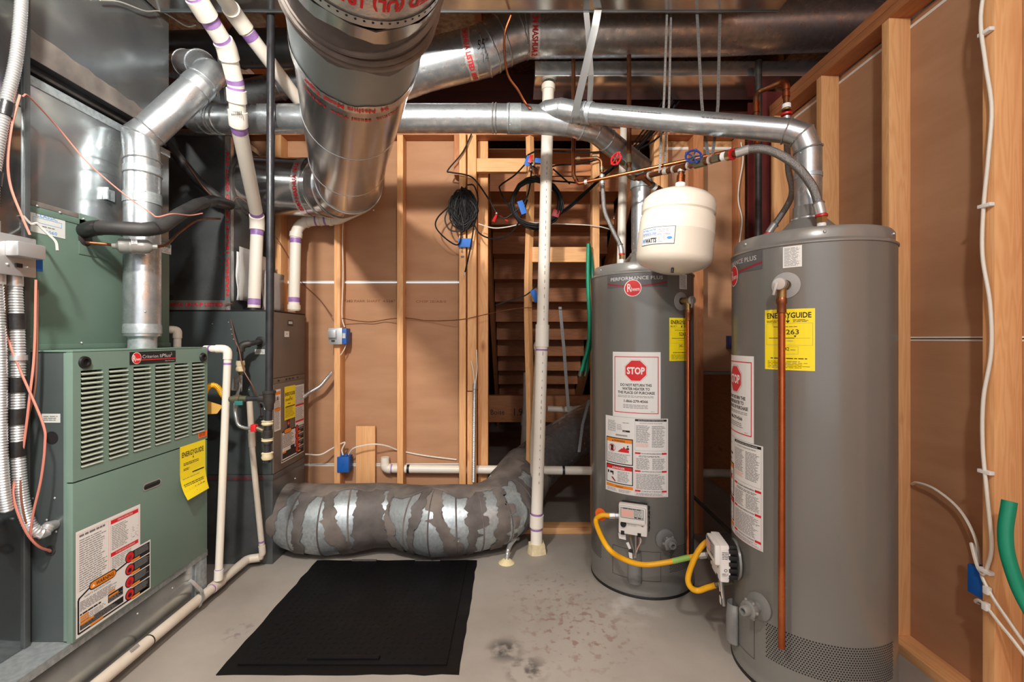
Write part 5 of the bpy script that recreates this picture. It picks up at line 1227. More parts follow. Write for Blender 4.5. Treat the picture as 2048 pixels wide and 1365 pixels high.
# ================================================================ WATER HEATERS
HR, HH = .2625, 1.626
def water_heater(cx, cy, fa, label):
    """fa: heading of its front, measured from the viewer's side"""
    t = thing('water_heater', label, 'water heater', (cx, cy, 0)); c0 = V(cx, cy, 0)
    def on(a, r=HR, z=0): return V(cx+r*math.sin(a), cy-r*math.cos(a), z)
    def out(a): return V(math.sin(a), -math.cos(a), 0)
    jk = build('jacket', MB().lathe([(0, .012), (.250, .012), (.252, .0), (.262, .0), (.2635, .012), (.2635, .030), (.2605, .036), (HR, .05), (HR, 1.578), (.259, 1.582)], c0, n=96), 'heater', t)
    build('base_pan', MB().lathe([(.2, .0), (.2655, .0), (.2655, .010), (.262, .016)], c0, n=72), 'black', t)
    build('top_cap', MB().lathe([(HR+.001, 1.568), (HR+.004, 1.570), (HR+.004, 1.575), (.2555, 1.585), (.2555, 1.614), (.249, 1.624), (.24, HH), (0, HH+.006)], c0, n=96), 'heater_cap', t)
    for k in range(6):
        a = fa+.25+k*pi/3; build('screw', MB().sphere(on(a, .256, 1.603), .005, 10), 'zinc', t)
    build('draft_hood', MB().lathe([(.118, HH+.004), (.118, HH+.020), (.085, HH+.045), (.058, HH+.075), (.050, HH+.085), (.050, HH+.125), (.046, HH+.125)], c0, n=40), 'heater_cap', t)
    build('hood_ring', MB().lathe([(.055, HH+.070), (.060, HH+.074), (.060, HH+.080), (.052, HH+.084)], c0, n=32), 'galv', t)
    # badge
    cv = Canvas(.02); cv.rect(-.150, -.006, .30, .066, 'heater_badge', 1); cv.text('PERFORMANCE PLUS', -.128, .030, .0165, 'ink_silver', w=.255, layer=2, bold=.012)
    for k in range(14):
        x0, x1 = -.15+.30*k/14, -.15+.30*(k+1)/14; g = lambda x: -.002+.020*(abs(x)/.15)**1.6
        cv.poly([(x0, g(x0)-.0035), (x1, g(x1)-.0035), (x1, g(x1)+.0035), (x0, g(x0)+.0035)], 'ink_darkred', 2)
    round_badge(cv, -.014, -.010, .041, 3)
    cv.build('badge', curved(cx, cy, HR, fa, 1.505), t, label='badge with round red emblem and silver lettering')
    # STOP label
    cv = Canvas(.02); W, H = .232, .318; cv.rect(-W/2, 0, W, H, 'paper', 1); cv.frame(-W/2+.010, .022, W-.02, H-.044, .0036, 'ink_red', 2)
    oc = lambda R, m, l: cv.poly([(R*math.cos(pi/8+k*pi/4), H-.090+R*math.sin(pi/8+k*pi/4)) for k in range(8)], m, l)
    oc(.0575, 'ink_red', 2); oc(.0565, 'paper', 3); oc(.0525, 'ink_red', 4)
    cv.text('STOP', 0, H-.106, .032, 'white', w=.084, layer=5, align=.5, bold=.035)
    for i, (s_, w_) in enumerate((('DO NOT RETURN THIS', .148), ('WATER HEATER TO', .130), ('THE PLACE OF PURCHASE', .176))): cv.text(s_, 0, H-.166-.0185*i, .0125, 'ink', w=w_, align=.5, bold=.025)
    cv.lines(-.088, .096, .176, .012, 2, 'ink_grey', fill=.35, ragged=.05); cv.text('1-866-279-4566', 0, .074, .0125, 'ink', w=.112, align=.5, bold=.022)
    cv.lines(-.06, .044, .12, .021, 3, 'ink_grey', fill=.35, ragged=.1); cv.lines(.07, .03, .02, .004, 1, 'ink_grey')
    cv.build('stop_label', curved(cx, cy, HR, fa, .868), t, label='white label with red octagon and bold black lettering')
    # rating and instruction label
    cv = Canvas(.02); W, H = .315, .375; x = -W/2-.004; cv.rect(x, 0, W, H, 'paper', 1)
    cv.lines(x+.016, H-.075, .05, .055, 10, 'ink_grey', fill=.35); cv.lines(x+.068, H-.065, .03, .03, 6, 'ink_grey', fill=.3); cv.lines(x+.098, H-.03, .035, .006, 1, 'ink_grey'); cv.rect(x+.098, H-.072, .036, .009, 'ink', 2); cv.text('AHRI', x+.101, H-.0695, .004, 'paper', w=.014, layer=3)
    for k in range(16): cv.rect(x+.062+k*.0038, H-.094, .002, .008, 'ink', 2)
    def panel(y, h, head, col, tc):
        cv.rect(x+.006, y, .143, h, 'ink', 2); cv.rect(x+.0105, y+.0045, .134, h-.009, 'paper', 3); cv.rect(x+.0105, y+h-.022, .134, .0175, col, 4)
        cv.text(head, x+.081, y+h-.018, .0085, tc, w=.058, layer=5, align=.5, bold=.02); cv.poly([(x+.042, y+h-.0185), (x+.050, y+h-.0185), (x+.046, y+h-.0105)], tc, 5)
    yb = H-.232; panel(yb, .128, 'WARNING', 'ink_orange', 'ink')
    cv.rect(x+.034, yb+.062, .016, .028, 'ink', 4); cv.ring(x+.042, yb+.076, .0165, .019, 'ink_red', 5); cv.poly([(x+.029, yb+.088), (x+.031, yb+.090), (x+.055, yb+.064), (x+.053, yb+.062)], 'ink_red', 6)
    cv.poly([(x+.072, yb+.060), (x+.130, yb+.060), (x+.130, yb+.072), (x+.122, yb+.076), (x+.120, yb+.084), (x+.112, yb+.078), (x+.106, yb+.090), (x+.100, yb+.080), (x+.092, yb+.078)], 'ink_red', 4)
    cv.disc(x+.124, yb+.091, .004, .004, 'ink', 5, 10); cv.poly([(x+.116, yb+.080), (x+.126, yb+.086), (x+.132, yb+.080), (x+.130, yb+.076), (x+.122, yb+.076)], 'ink', 5)
    cv.lines(x+.016, yb+.008, .122, .044, 7, 'ink', 4, fill=.28, ragged=.2)
    y2 = yb-.098; panel(y2, .092, 'DANGER', 'ink_red', 'white')
    cv.rect(x+.016, y2+.046, .008, .014, 'ink', 4); cv.rect(x+.030, y2+.048, .020, .010, 'ink', 4); cv.rect(x+.044, y2+.040, .006, .010, 'ink', 4); cv.poly([(x+.036, y2+.028), (x+.046, y2+.030), (x+.062, y2+.012), (x+.058, y2+.008)], 'ink_darkred', 4); cv.lines(x+.072, y2+.010, .062, .054, 9, 'ink', 4, fill=.3)
    y3 = .006; cv.rect(x+.006, y2-.020, .143, .015, 'ink_orange', 2); cv.text('WARNING', x+.081, y2-.0165, .0065, 'ink', w=.04, layer=3, align=.5); cv.lines(x+.012, .006, .058, y2-.03, 4, 'ink_grey', fill=.3); cv.lines(x+.078, .006, .066, y2-.03, 5, 'ink_grey', fill=.3)
    xr_ = x+.158; cv.rect(xr_, H-.014, .150, .010, 'ink', 2); cv.text('INSTALLATION AND OPERATION MANUAL', xr_+.015, H-.0115, .0045, 'paper', w=.12, layer=3); cv.frame(xr_, H-.155, .150, .150, .0008, 'ink_grey', 2)
    cv.text('AUTOMATIC STORAGE WATER HEATER', xr_+.022, H-.025, .0045, 'ink', w=.106)
    cv.lines(xr_+.005, H-.118, .066, .085, 17, 'ink', fill=.33); cv.lines(xr_+.005, H-.138, .066, .018, 5, 'ink_pink', fill=.5); cv.lines(xr_+.078, H-.138, .066, .105, 20, 'ink', fill=.33)
    def redbar(y, s_):
        cv.rect(xr_, y, .150, .0085, 'ink_red', 2); cv.rect(xr_+.026, y-.0003, .098, .0091, 'paper', 3); cv.text(s_, xr_+.075, y+.0015, .005, 'ink', w=.092, layer=4, align=.5, bold=.02)
    redbar(H-.172, 'FOR YOUR SAFETY READ BEFORE OPERATING'); cv.lines(xr_+.006, H-.245, .064, .055, 12, 'ink', fill=.33); cv.lines(xr_+.080, H-.245, .064, .055, 12, 'ink', fill=.33); cv.lines(xr_+.018, H-.187, .115, .010, 2, 'ink', fill=.4)
    redbar(H-.258, 'LIGHTING INSTRUCTIONS'); cv.lines(xr_+.006, .034, .138, H-.298, 18, 'ink', fill=.33); redbar(.022, 'TO TURN OFF GAS TO THE APPLIANCE'); cv.lines(xr_+.006, .006, .138, .012, 3, 'ink', fill=.33)
    cv.frame(xr_, .004, .150, H-.17, .0008, 'ink_red', 2)
    cv.build('instruction_label', curved(cx, cy, HR, fa, .492), t, label='large white label of small print with orange and red warning panels')
    # energy guide
    cv = Canvas(.015); W, H = .152, .208; cv.rect(0, 0, W, H, 'yellow_label', 1); cv.text('ENERGYGUIDE', .008, H-.030, .018, 'ink', w=.134, bold=.025); cv.rect(.0735, H-.042, .002, .014, 'ink', 2); cv.poly([(.0745, H-.048), (.068, H-.039), (.081, H-.039)], 'ink', 2)
    cv.lines(.006, H-.045, .04, .008, 2, 'ink'); cv.lines(.09, H-.045, .045, .010, 3, 'ink'); cv.frame(.006, .085, .14, .075, .0006, 'ink_grey', 2); cv.lines(.03, .146, .08, .004, 1, 'ink')
    cv.text('S263', .082, .122, .0165, 'ink', w=.050, align=.5, bold=.01); cv.poly([(.096, .111), (.092, .118), (.100, .118)], 'ink', 2); cv.rect(.014, .108, .080, .0022, 'ink', 2); cv.rect(.094, .1085, .044, .0006, 'ink', 2)
    cv.lines(.05, .098, .05, .003, 1, 'ink_grey'); cv.frame(.055, .055, .05, .025, .0006, 'ink_grey', 2); cv.text('242', .068, .067, .011, 'ink', w=.022, align=.5, bold=.01); cv.lines(.082, .068, .016, .003, 1, 'ink')
    cv.lines(.02, .038, .11, .004, 1, 'ink', fill=.8, ragged=0); cv.lines(.010, .006, .13, .026, 5, 'ink', fill=.28)
    cv.build('energy_label', curved(cx, cy, HR, fa+math.radians(35), 1.143), t, label='yellow energy label')
    cv = Canvas(.015); cv.rect(0, 0, .056, .072, 'paper', 1); cv.lines(.004, .004, .048, .064, 15, 'ink_grey', fill=.35); cv.build('small_label', curved(cx, cy, HR, fa+math.radians(48), 1.492), t)
    # relief valve and its copper tube
    a = fa+math.radians(50); z = 1.432; o = out(a); tg = V(math.cos(a), math.sin(a), 0)
    build('escutcheon', MB().lathe([(.045, 0), (.044, .003), (.030, .006), (.018, .007)], on(a, HR, z), o, 32), 'escutcheon', t)
    e = on(a, HR+.045, z); rv_ = build('relief_valve', MB().tube([on(a, HR, z), e], .0125, 14).lathe([(0, -.02), (.017, -.018), (.018, .012), (.014, .018), (0, .02)], e, o, 16).cyl(e, e-V(0, 0, .045), .0145), 'brass', t)
    build('cap', MB().lathe([(.0, .012), (.019, .010), (.021, .0), (.014, -.004)], e+o*.018, o, 24), 'zinc', rv_)
    build('lever', MB().box(V(-.004, -.002, -.038), V(.004, .002, .004), .001, M=Matrix.Translation(e+o*.032-tg*.006) @ Matrix.Rotation(a, 4, 'Z') @ Matrix.Rotation(.25, 4, 'Y')), 'zinc', rv_)
    build('adapter', MB().lathe([(.015, 0), (.0165, -.004), (.0165, -.018), (.014, -.022), (.0145, -.05), (.011, -.052)], e-V(0, 0, .045), n=16), 'copper_dull', rv_)
    build('relief_tube', MB().tube([e-V(0, 0, .07), e+V(0, 0, .215-z)], .0112, 16), 'copper', t)
    # drain valve
    a = fa+math.radians(30); z = .292; o = out(a)
    build('drain_valve', MB().lathe([(.048, 0), (.047, .004), (.034, .010), (.018, .012), (.018, .030), (.026, .032), (.030, .040), (.030, .056), (.024, .060), (.018, .060), (.018, .078), (.015, .082), (.010, .082), (.009, .06), (0, .06)], on(a, HR, z), o, 28), 'grey_plastic', t)
    for k in range(6):
        u, v, w_ = basis(o); q = on(a, HR+.048, z)+(u*math.cos(k*pi/3)+v*math.sin(k*pi/3))*.030; build('valve_lug', MB().sphere(q, .007, 8), 'grey_plastic', t)
    # gas control
    a = fa+math.radians(-1); z0 = .330; o = out(a); tg = V(math.cos(a), math.sin(a), 0); M = Matrix.Translation(on(a, HR, z0)) @ Matrix(((tg.x, o.x, 0, 0), (tg.y, o.y, 0, 0), (0, 0, 1, 0), (0, 0, 0, 1)))
    g = build('gas_control', MB().box(V(-.066, .040, .0), V(.066, .075, .142), .010, M=M).box(V(-.060, .070, .060), V(.060, .092, .138), .010, M=M), 'white_plastic', t, label='white gas control box')
    bk = MB().box(V(-.058, .012, .012), V(.060, .042, .140), .004, M=M)
    for k in range(5): bk.box(V(.060, .014, .018+k*.024), V(.072, .044, .032+k*.024), .001, M=M)
    for k in range(2): bk.box(V(-.072, .02, .09-.06*k), V(-.06, .04, .115-.06*k), .001, M=M)
    build('control_back', bk, 'black', g)
    build('mount_disc', MB().lathe([(.075, 0), (.074, .008), (.05, .012), (0, .013)], on(a, HR-.001, z0+.065), o, 28), 'heater_cap', g)
    fm = flat(M @ V(-.052, .0925, .085), tg, (0, 0, 1)); cv = Canvas(); cv.rect(0, 0, .104, .048, 'label_clear', 1); cv.frame(0, 0, .104, .048, .0015, 'ink', 2); cv.rect(.004, .008, .052, .030, 'ink_pink', 2); cv.lines(.060, .010, .038, .03, 5, 'ink_grey', fill=.35); cv.lines(.01, .042, .085, .004, 1, 'ink', fill=.8); cv.lines(.062, .004, .038, .006, 1, 'ink', fill=.9); cv.build('control_label', fm, g)
    build('dial', MB().lathe([(0, .012), (.011, .012), (.013, .008), (.014, 0), (0, 0)], M @ V(-.042, .0755, .048), o, 20), 'black', g)
    for x_ in (-.046, .030): build('plug_socket', MB().box(V(x_-.008, .060, -.003), V(x_+.008, .0765, .016), .001, M=M), 'black', g)
    cv = Canvas(); cv.lines(0, 0, .05, .012, 2, 'ink_silver'); cv.rect(.062, .006, .009, .003, 'ink', 1); cv.build('dial_print', flat(M @ V(-.022, .0755, .042), tg, (0, 0, 1)), g)
    cv = Canvas(); cv.rect(-.002, .004, .031, .1, 'white_plastic', 0); cv.lines(0, .07, .026, .030, 5, 'ink', fill=.35); cv.ring(.013, .03, .004, .006, 'ink', 1, 12); cv.lines(0, .008, .026, .012, 3, 'ink', fill=.35); cv.build('side_print', flat(M @ V(.0665, .073, .018), -o, (0, 0, 1)) if False else flat(M @ V(.0668, .068, .018), V(-o.x, -o.y, 0), (0, 0, 1)), g)
    tubeo('burner_tube', [M @ V(.012, .055, .0), M @ V(.012, .045, -.115)], .006, 'steel', g, 10)
    tubeo('pilot_tube', spline([M @ V(-.012, .055, .0), M @ V(-.010, .055, -.03), M @ V(.000, .05, -.07), M @ V(.004, .04, -.115)], 6), .0028, 'steel', g, 8)
    build('flare_nut', MB().cyl(M @ V(-.012, .055, .0), M @ V(-.012, .055, -.018), .006, 6), 'brass', g)
    tubeo('igniter_wire', spline([M @ V(.028, .062, .0), M @ V(.036, .062, -.025), M @ V(.022, .056, -.06), M @ V(.006, .045, -.115)], 6), .0022, 'white_cable', g, 6)
    tubeo('igniter_wire', spline([M @ V(.022, .06, .0), M @ V(.031, .062, -.03), M @ V(.018, .056, -.065), M @ V(.002, .045, -.115)], 6), .0018, 'red_wire', g, 6)
    for pts in ([(-.070, -.008), (-.036, -.012), (-.034, -.036), (-.066, -.034)], [(-.034, -.050), (-.022, -.044), (-.010, -.072), (-.020, -.078)], [(-.022, -.092), (-.006, -.094), (-.004, -.12), (-.018, -.118)]):
        mb = MB(); f0 = [mb.bm.verts.new(M @ V(x_, .05, z_)) for x_, z_ in pts]; f1 = [mb.bm.verts.new(M @ V(x_, .0515, z_)) for x_, z_ in pts]; mb.face(f0); mb.face(f1[::-1])
        for i in range(4): mb.face([f0[i], f1[i], f1[(i+1) % 4], f0[(i+1) % 4]])
        build('paper_flag', mb, 'paper', g)
    # burner access door with its half-round sleeve
    cv = Canvas(.015)
    cv.frame(-.118, 0, .236, .142, .0016, 'iron_fitting', 1); cv.build('access_door_seam', curved(cx, cy, HR, fa, .088), t)
    mb = MB(); rows = []
    for z_, rr in ((.070, .026), (.078, .034), (.165, .034), (.225, .030)):
        rows.append([mb.bm.verts.new(on(a, HR, z_)+tg*(rr*math.cos(q))+o*(rr*.95*math.sin(q))) for q in [pi*k/14 for k in range(15)]])
    for i in range(3):
        for k in range(14): mb.face([rows[i][k], rows[i][k+1], rows[i+1][k+1], rows[i+1][k]], 0, True)
    mb.face(rows[0]); sl = build('burner_sleeve', mb, 'grey_plastic', t); sm = sl.modifiers.new('s', 'SOLIDIFY'); sm.thickness = .003
    # air intake perforations
    mb = MB(); ranges = ((math.radians(36), math.radians(128)), (math.radians(-128), math.radians(-42)))
    for a0, a1 in ranges:
        nx = int((a1-a0)*HR/.0085)
        for j in range(16):
            z_ = .130+j*.0078
            for i in range(nx):
                q = fa+a0+(a1-a0)*(i+.5*(j % 2))/nx
                ct = on(q, HR+.0006, z_); u = V(math.cos(q), math.sin(q), 0)
                mb.poly([ct+u*(.0027*math.cos(k*pi/3))+V(0, 0, .0027*math.sin(k*pi/3)) for k in range(6)])
    build('air_intake_holes', mb, 'cavity', t, kind='stuff')
    return t, on, out, M
F1 = (1.127, 1.732, math.radians(-97)); F2 = (.6925, 2.437, math.radians(-21.5))
h1, on1, out1, M1 = water_heater(*F1, 'grey water heater with long copper relief tube beside the right wall')
h2, on2, out2, M2 = water_heater(*F2, 'grey water heater standing under the cream expansion tank')

# ---- yellow gas connectors
y1 = thing('gas_connector', 'yellow gas hose curling across the front of the rear water heater', 'gas hose', P(1280, 1130, 2.0))
s0 = M2 @ V(-.066, .05, .075); pth = spline([s0-V(.045, -.0, -.0), s0+V(-.085, .01, -.004), s0+V(-.108, .015, -.04), P(1214, 1094, 2.03), P(1245, 1118, 2.03), P(1285, 1130, 2.03), P(1330, 1126, 2.02), P(1372, 1117, 2.0), P(1402, 1111, 1.98)], 9)
build('hose', MB().tube(pth, .0115, 16), 'yellow_hose', y1)
build('end_fitting', MB().cyl(s0+V(.004, 0, 0), s0-V(.020, 0, 0), .013, 6).cyl(s0-V(.022, 0, 0), s0-V(.048, 0, 0), .0145, 6), 'zinc', y1)
band('sleeve_label', pth, P(1362, 1119, 2.0), .075, .0122, 'green_label', y1)
build('end_fitting', MB().cyl(P(1399, 1112, 1.98), P(1413, 1110, 1.965), .0145, 6).cyl(P(1413, 1110, 1.965), P(1424, 1107, 1.95), .011, 12), 'zinc', y1)
build('black_nipple', MB().tube(fillet([P(1424, 1107, 1.95), P(1432, 1105, 1.95), V(1.03, 2.06, P(0, 1105, 1.95).z), V(1.06, 2.9, P(0, 1105, 1.95).z)], .03), .0105, 12), 'iron_fitting', y1)
s1 = M1 @ V(-.030, .045, .10); e1_ = M1 @ V(-.020, .02, -.045)
y2 = thing('gas_connector', 'yellow gas hose looping beside the nearer water heater control box', 'gas hose', P(1390, 1180, 1.85))
pth = spline([P(1426, 1084, 1.88), P(1412, 1086, 1.89), P(1396, 1104, 1.89), P(1382, 1135, 1.89), P(1376, 1160, 1.89), P(1382, 1176, 1.885), P(1396, 1182, 1.88), P(1415, 1176, 1.86), P(1432, 1171, 1.84)], 9)
build('hose', MB().tube(pth, .0115, 16), 'yellow_hose', y2)
build('end_fitting', MB().cyl(P(1431, 1171, 1.84), P(1445, 1168, 1.825), .012, 6).cyl(P(1445, 1168, 1.825), P(1468, 1166, 1.795), .009, 10), 'brass_old', y2)
build('end_fitting', MB().cyl(P(1425, 1084, 1.882), P(1434, 1084, 1.865), .013, 6).cyl(P(1434, 1084, 1.866), P(1441, 1086, 1.82), .009, 10), 'zinc', y2)
build('paper_disc', MB().lathe([(0, .0), (.030, 0), (.030, .0015), (0, .0015)], M2 @ V(-.155, .045, .065), M2.to_3x3() @ V(-.35, 1, 0), 24), 'orange_label', y1, label='orange paper disc tag')

# ---- expansion tank
tt, tb = P(1360, 380, 1.955), P(1344, 549, 1.955)
ax = (tb-tt); TL = ax.length; ax.normalize(); TR = .1555
et = thing('expansion_tank', 'cream expansion tank hanging from the copper cold line', 'expansion tank', tb)
prof = [(0, 0), (.03, .001), (.08, .010), (.125, .030), (.146, .052), (.1515, .075), (.1515, .105), (.146, .112), (.146, .118), (.1525, .126), (TR-.001, .145), (TR, .190), (TR+.0012, .192), (TR+.0012, .196), (TR, .198), (TR, .298), (TR-.004, .312), (.138, .327), (.10, .345), (.05, TL-.004), (0, TL)]
build('shell', MB().lathe(prof, tt, ax, 64), 'cream', et)
build('neck', MB().cyl(tt-ax*.028, tt+ax*.004, .021, 20), 'white', et)
bz = V(ax.x, ax.y, ax.z); e0 = (V(0, 0, EYE)-(tt+ax*.24)); e0 -= ax*e0.dot(ax); e0.normalize(); e1 = e0.cross(ax)
if e1.x < 0: e1 = -e1
build('air_valve', MB().cyl(tt+ax*(TL-.022)+e0*.075, tt+ax*(TL+.006)+e0*.075, .006, 10).cyl(tt+ax*(TL-.022)+e0*.075, tt+ax*(TL-.014)+e0*.075, .010, 12), 'black', et)
cv = Canvas(.012); W, H = .150, .072
cv.rect(0, 0, W, H, 'ink', 1); cv.rect(.0022, .0022, W-.0044, H-.0044, 'paper', 2); cv.text('POTABLE WATER', .006, H-.016, .0085, 'ink_blue', w=.066, layer=3, bold=.02); cv.text('EXPANSION TANK', .006, H-.029, .0085, 'ink_blue', w=.070, layer=3, bold=.02)
cv.lines(.006, .036, .135, .008, 2, 'ink_grey', 3, fill=.4); cv.lines(.084, .048, .05, .014, 2, 'ink_grey', 3, fill=.25); cv.text('W', .006, .0085, .018, 'ink_blue', w=.016, layer=3, bold=.06); cv.text('WATTS', .022, .0085, .018, 'ink', w=.056, layer=3, bold=.05)
cv.disc(.130, .024, .010, .006, 'ink_blue', 3); cv.lines(.084, .008, .034, .026, 4, 'ink_grey', 3, fill=.2)
cv.build('tank_label', lambda x, y, h: tt+ax*(.268-y)+(e0*math.cos(-.98+x/TR)+e1*math.sin(-.98+x/TR))*(TR+.001+h), et, label='white tank label with blue lettering and black outline')

# ---- copper water lines
def copper_run(name, label, pts, r, mat, fillr=.03, fits=(), n=14):
    q = fillet(pts, fillr, 5); t = thing(name, label, 'pipe', min(q, key=lambda p: p.z)); build('tube', MB().tube(q, r, n), mat, t)
    for p, l, k, m in fits: band('fitting', q, p, l, r*k, m, t)
    return t, q
cold = [P(1258, 112, 2.5), P(1258, 250, 2.3), P(1258, 352, 2.2), P(1274, 357, 2.19), P(1362, 336, 1.965), P(1475, 306, 1.735)]
cl, q = copper_run('cold_water_line', 'old copper cold water line feeding the expansion tank and both heaters', cold, .0118, 'copper_dull', .03,
   [(P(1258, 310, 2.2), .05, 1.25, 'brass_old'), (P(1256, 352, 2.2), .07, 1.28, 'brass_old'), (P(1285, 354, 2.16), .05, 1.3, 'copper_dull'), (P(1300, 350, 2.12), .008, 1.45, 'solder'), (P(1333, 343, 2.04), .02, 1.2, 'solder'), (P(1348, 339, 2.0), .008, 1.4, 'solder'), (P(1362, 336, 1.965), .05, 1.3, 'copper_dull'), (P(1378, 332, 1.93), .008, 1.5, 'solder'),
    (P(1400, 326, 1.88), .05, 1.6, 'brass_old'), (P(1420, 321, 1.84), .008, 1.5, 'solder'), (P(1434, 317, 1.815), .03, 1.3, 'brass_old'), (P(1450, 313, 1.785), .018, 1.5, 'white'), (P(1459, 311, 1.765), .016, 1.7, 'brass'), (P(1465, 309, 1.755), .007, 1.85, 'red_paint')])
def hand_wheel(par, c0, axis, R, mat, body):
    u, v, w_ = basis(axis); mb = MB().torus(c0, axis, R, R*.16, 20, 6)
    for k in range(5):
        a = 2*pi*k/5; d = u*math.cos(a)+v*math.sin(a); mb.cyl(c0, c0+d*R, R*.11, 6); mb.sphere(c0+d*R*1.08, R*.2, 8)
    build('hand_wheel', mb, mat, par); build('valve_stem', MB().cyl(c0+w_*.006, c0-w_*body, .007, 10).cyl(c0-w_*body*.35, c0-w_*body, .012, 8), 'brass_old', par)
hand_wheel(cl, P(1387, 313, 1.87), V(-.2, -1, .35), .030, 'blue_paint', .045)
hand_wheel(cl, P(1232, 318, 2.15), V(-.75, -.65, .1), .027, 'red_paint', .06)
stem = fillet([P(1363, 338, 1.965), tt-ax*.024], .01); build('tank_stem', MB().tube(stem, .0125, 14), 'copper_dull', cl)
band('fitting', stem, tt-ax*.045, .04, .0175, 'copper', cl); band('fitting', stem, tt-ax*.085, .012, .016, 'solder', cl)
br = fillet([P(1283, 355, 2.165), P(1300, 368, 2.18), P(1318, 381, 2.20), P(1340, 395, 2.24), V(.82, 2.36, HH+.02)], .02)
build('heater_branch', MB().tube(br, .011, 12), 'copper_dull', cl)
for px, py, m, k in ((1302, 369, 'brass_old', .017), (1309, 374, 'white', .017), (1316, 380, 'copper_dull', .018), (1324, 385, 'zinc', .019)): band('fitting', br, P(px, py, 2.19), .014, k, m, cl)
hot = [P(1147, 121, 2.52), P(1147, 350, 2.3), P(1156, 368, 2.27), P(1505, 293, 1.93), P(1513, 288, 1.92), P(1512, 196, 1.96), P(1518, 182, 1.97), P(1566, 163, 1.90), P(1572, 172, 1.88), P(1573, 226, 1.87)]
hl, q = copper_run('hot_water_line', 'bright copper hot water line running behind the expansion tank', hot[:6], .0082, 'copper', .02,
   [(P(1148, 358, 2.3), .05, 1.3, 'copper_dull'), (P(1172, 365, 2.25), .014, 1.5, 'solder'), (P(1514, 286, 1.92), .05, 1.35, 'copper')])
build('riser', MB().tube([P(1147, 120, 2.523), P(1147, 352, 2.302)], .0108, 12), 'copper_dull', hl)
l2 = fillet([P(1150, 318, 2.3), P(1195, 316, 2.3), P(1203, 322, 2.29), P(1204, 345, 2.29)], .02); build('side_loop', MB().tube(l2, .0085, 12), 'copper_dull', hl)
for p_ in (P(1156, 318, 2.3), P(1190, 316, 2.3), P(1204, 338, 2.29)): band('fitting', l2, p_, .018, .0115, 'brass_old', hl)
up = fillet([P(1513, 288, 1.925), P(1512, 196, 1.96), P(1516, 184, 1.97), P(1566, 163, 1.90), P(1572, 172, 1.88), P(1573, 222, 1.87)], .02)
build('upper_loop', MB().tube(up, .0115, 14), 'copper_dull', hl)
for p_, l_, m, r_ in ((P(1512, 215, 1.95), .05, 'copper', .0145), (P(1571, 168, 1.885), .06, 'copper', .0145), (P(1573, 190, 1.875), .02, 'copper', .0145), (P(1573, 213, 1.87), .018, 'white', .0165), (P(1573, 222, 1.87), .012, 'brass', .018)): band('fitting', up, p_, l_, r_, m, hl)
build('red_ring', MB().lathe([(.012, 0), (.021, 0), (.021, .008), (.012, .008)], P(1573, 231, 1.87), n=20), 'red_paint', hl)
def braided(label, pts, r, end):
    q = spline(pts, 10); t = thing('braided_hose', label, 'hose', end); build('hose', MB().tube(q, r, 16), 'braid', t)
    for s in (.0, plen(q)-.05): build('ferrule', MB().tube(subpath(q, s+.0005, s+.045), r*1.14, 18), 'zinc', t)
    build('collar', MB().torus(subpath(q, plen(q)-.05, plen(q))[0], q[-1]-q[-2], r*1.15, .003, 20, 6), 'steel', t)
    e = q[-1]; build('nut', MB().cyl(e+V(0, 0, .004), e-V(0, 0, .024), r*1.15, 6), 'brass', t); build('nipple', MB().cyl(e-V(0, 0, .022), e-V(0, 0, .05), r*.95, 16), 'white', t)
    build('red_ring', MB().lathe([(r*.8, -.002), (r*1.3, -.002), (r*1.3, .006), (r*.8, .006)], e, n=20), 'red_paint', t)
    return t
e = P(1643, 446, 1.60); e.z = HH+.055
braided('braided hose arching from the cold line down to the nearer heater', [P(1472, 307, 1.735), P(1505, 298, 1.70), P(1545, 303, 1.67), P(1590, 330, 1.645), P(1624, 372, 1.625), P(1638, 412, 1.61), e], .0150, e)
e = V(.555, 2.30, HH+.05)
braided('braided hose curving from the hot side loop to the rear heater', [P(1204, 350, 2.29), P(1206, 390, 2.29), P(1210, 425, 2.29), P(1226, 462, 2.295), P(1240, 490, 2.30), e], .0115, e)
e = V(1.045, 1.86, HH+.05)
braided('braided hose dropping behind the flue of the nearer heater', [P(1573, 233, 1.87), P(1574, 290, 1.87), P(1577, 340, 1.87), P(1582, 395, 1.865), e], .0120, e)
sp3 = [P(1517, 122, 2.56), P(1517, 300, 2.56), P(1517, 560, 2.56), V(P(1517, 0, 2.56).x, 2.56, 0)]
tubeo('steel_pipe', sp3, .018, 'iron_fitting', None, 16, label='dark steel pipe standing before the red steel column', cat='pipe')
wire('copper_tube', 'thin copper tube looping down from the trunk to the wye', [P(1023, 14, 2.10), P(1022, 30, 2.105), P(1010, 65, 2.12), P(1009, 105, 2.12), P(1016, 150, 2.10), P(1036, 180, 2.10), P(1052, 208, 2.10), P(1062, 216, 2.13)], .0052, 'copper', 'tube')

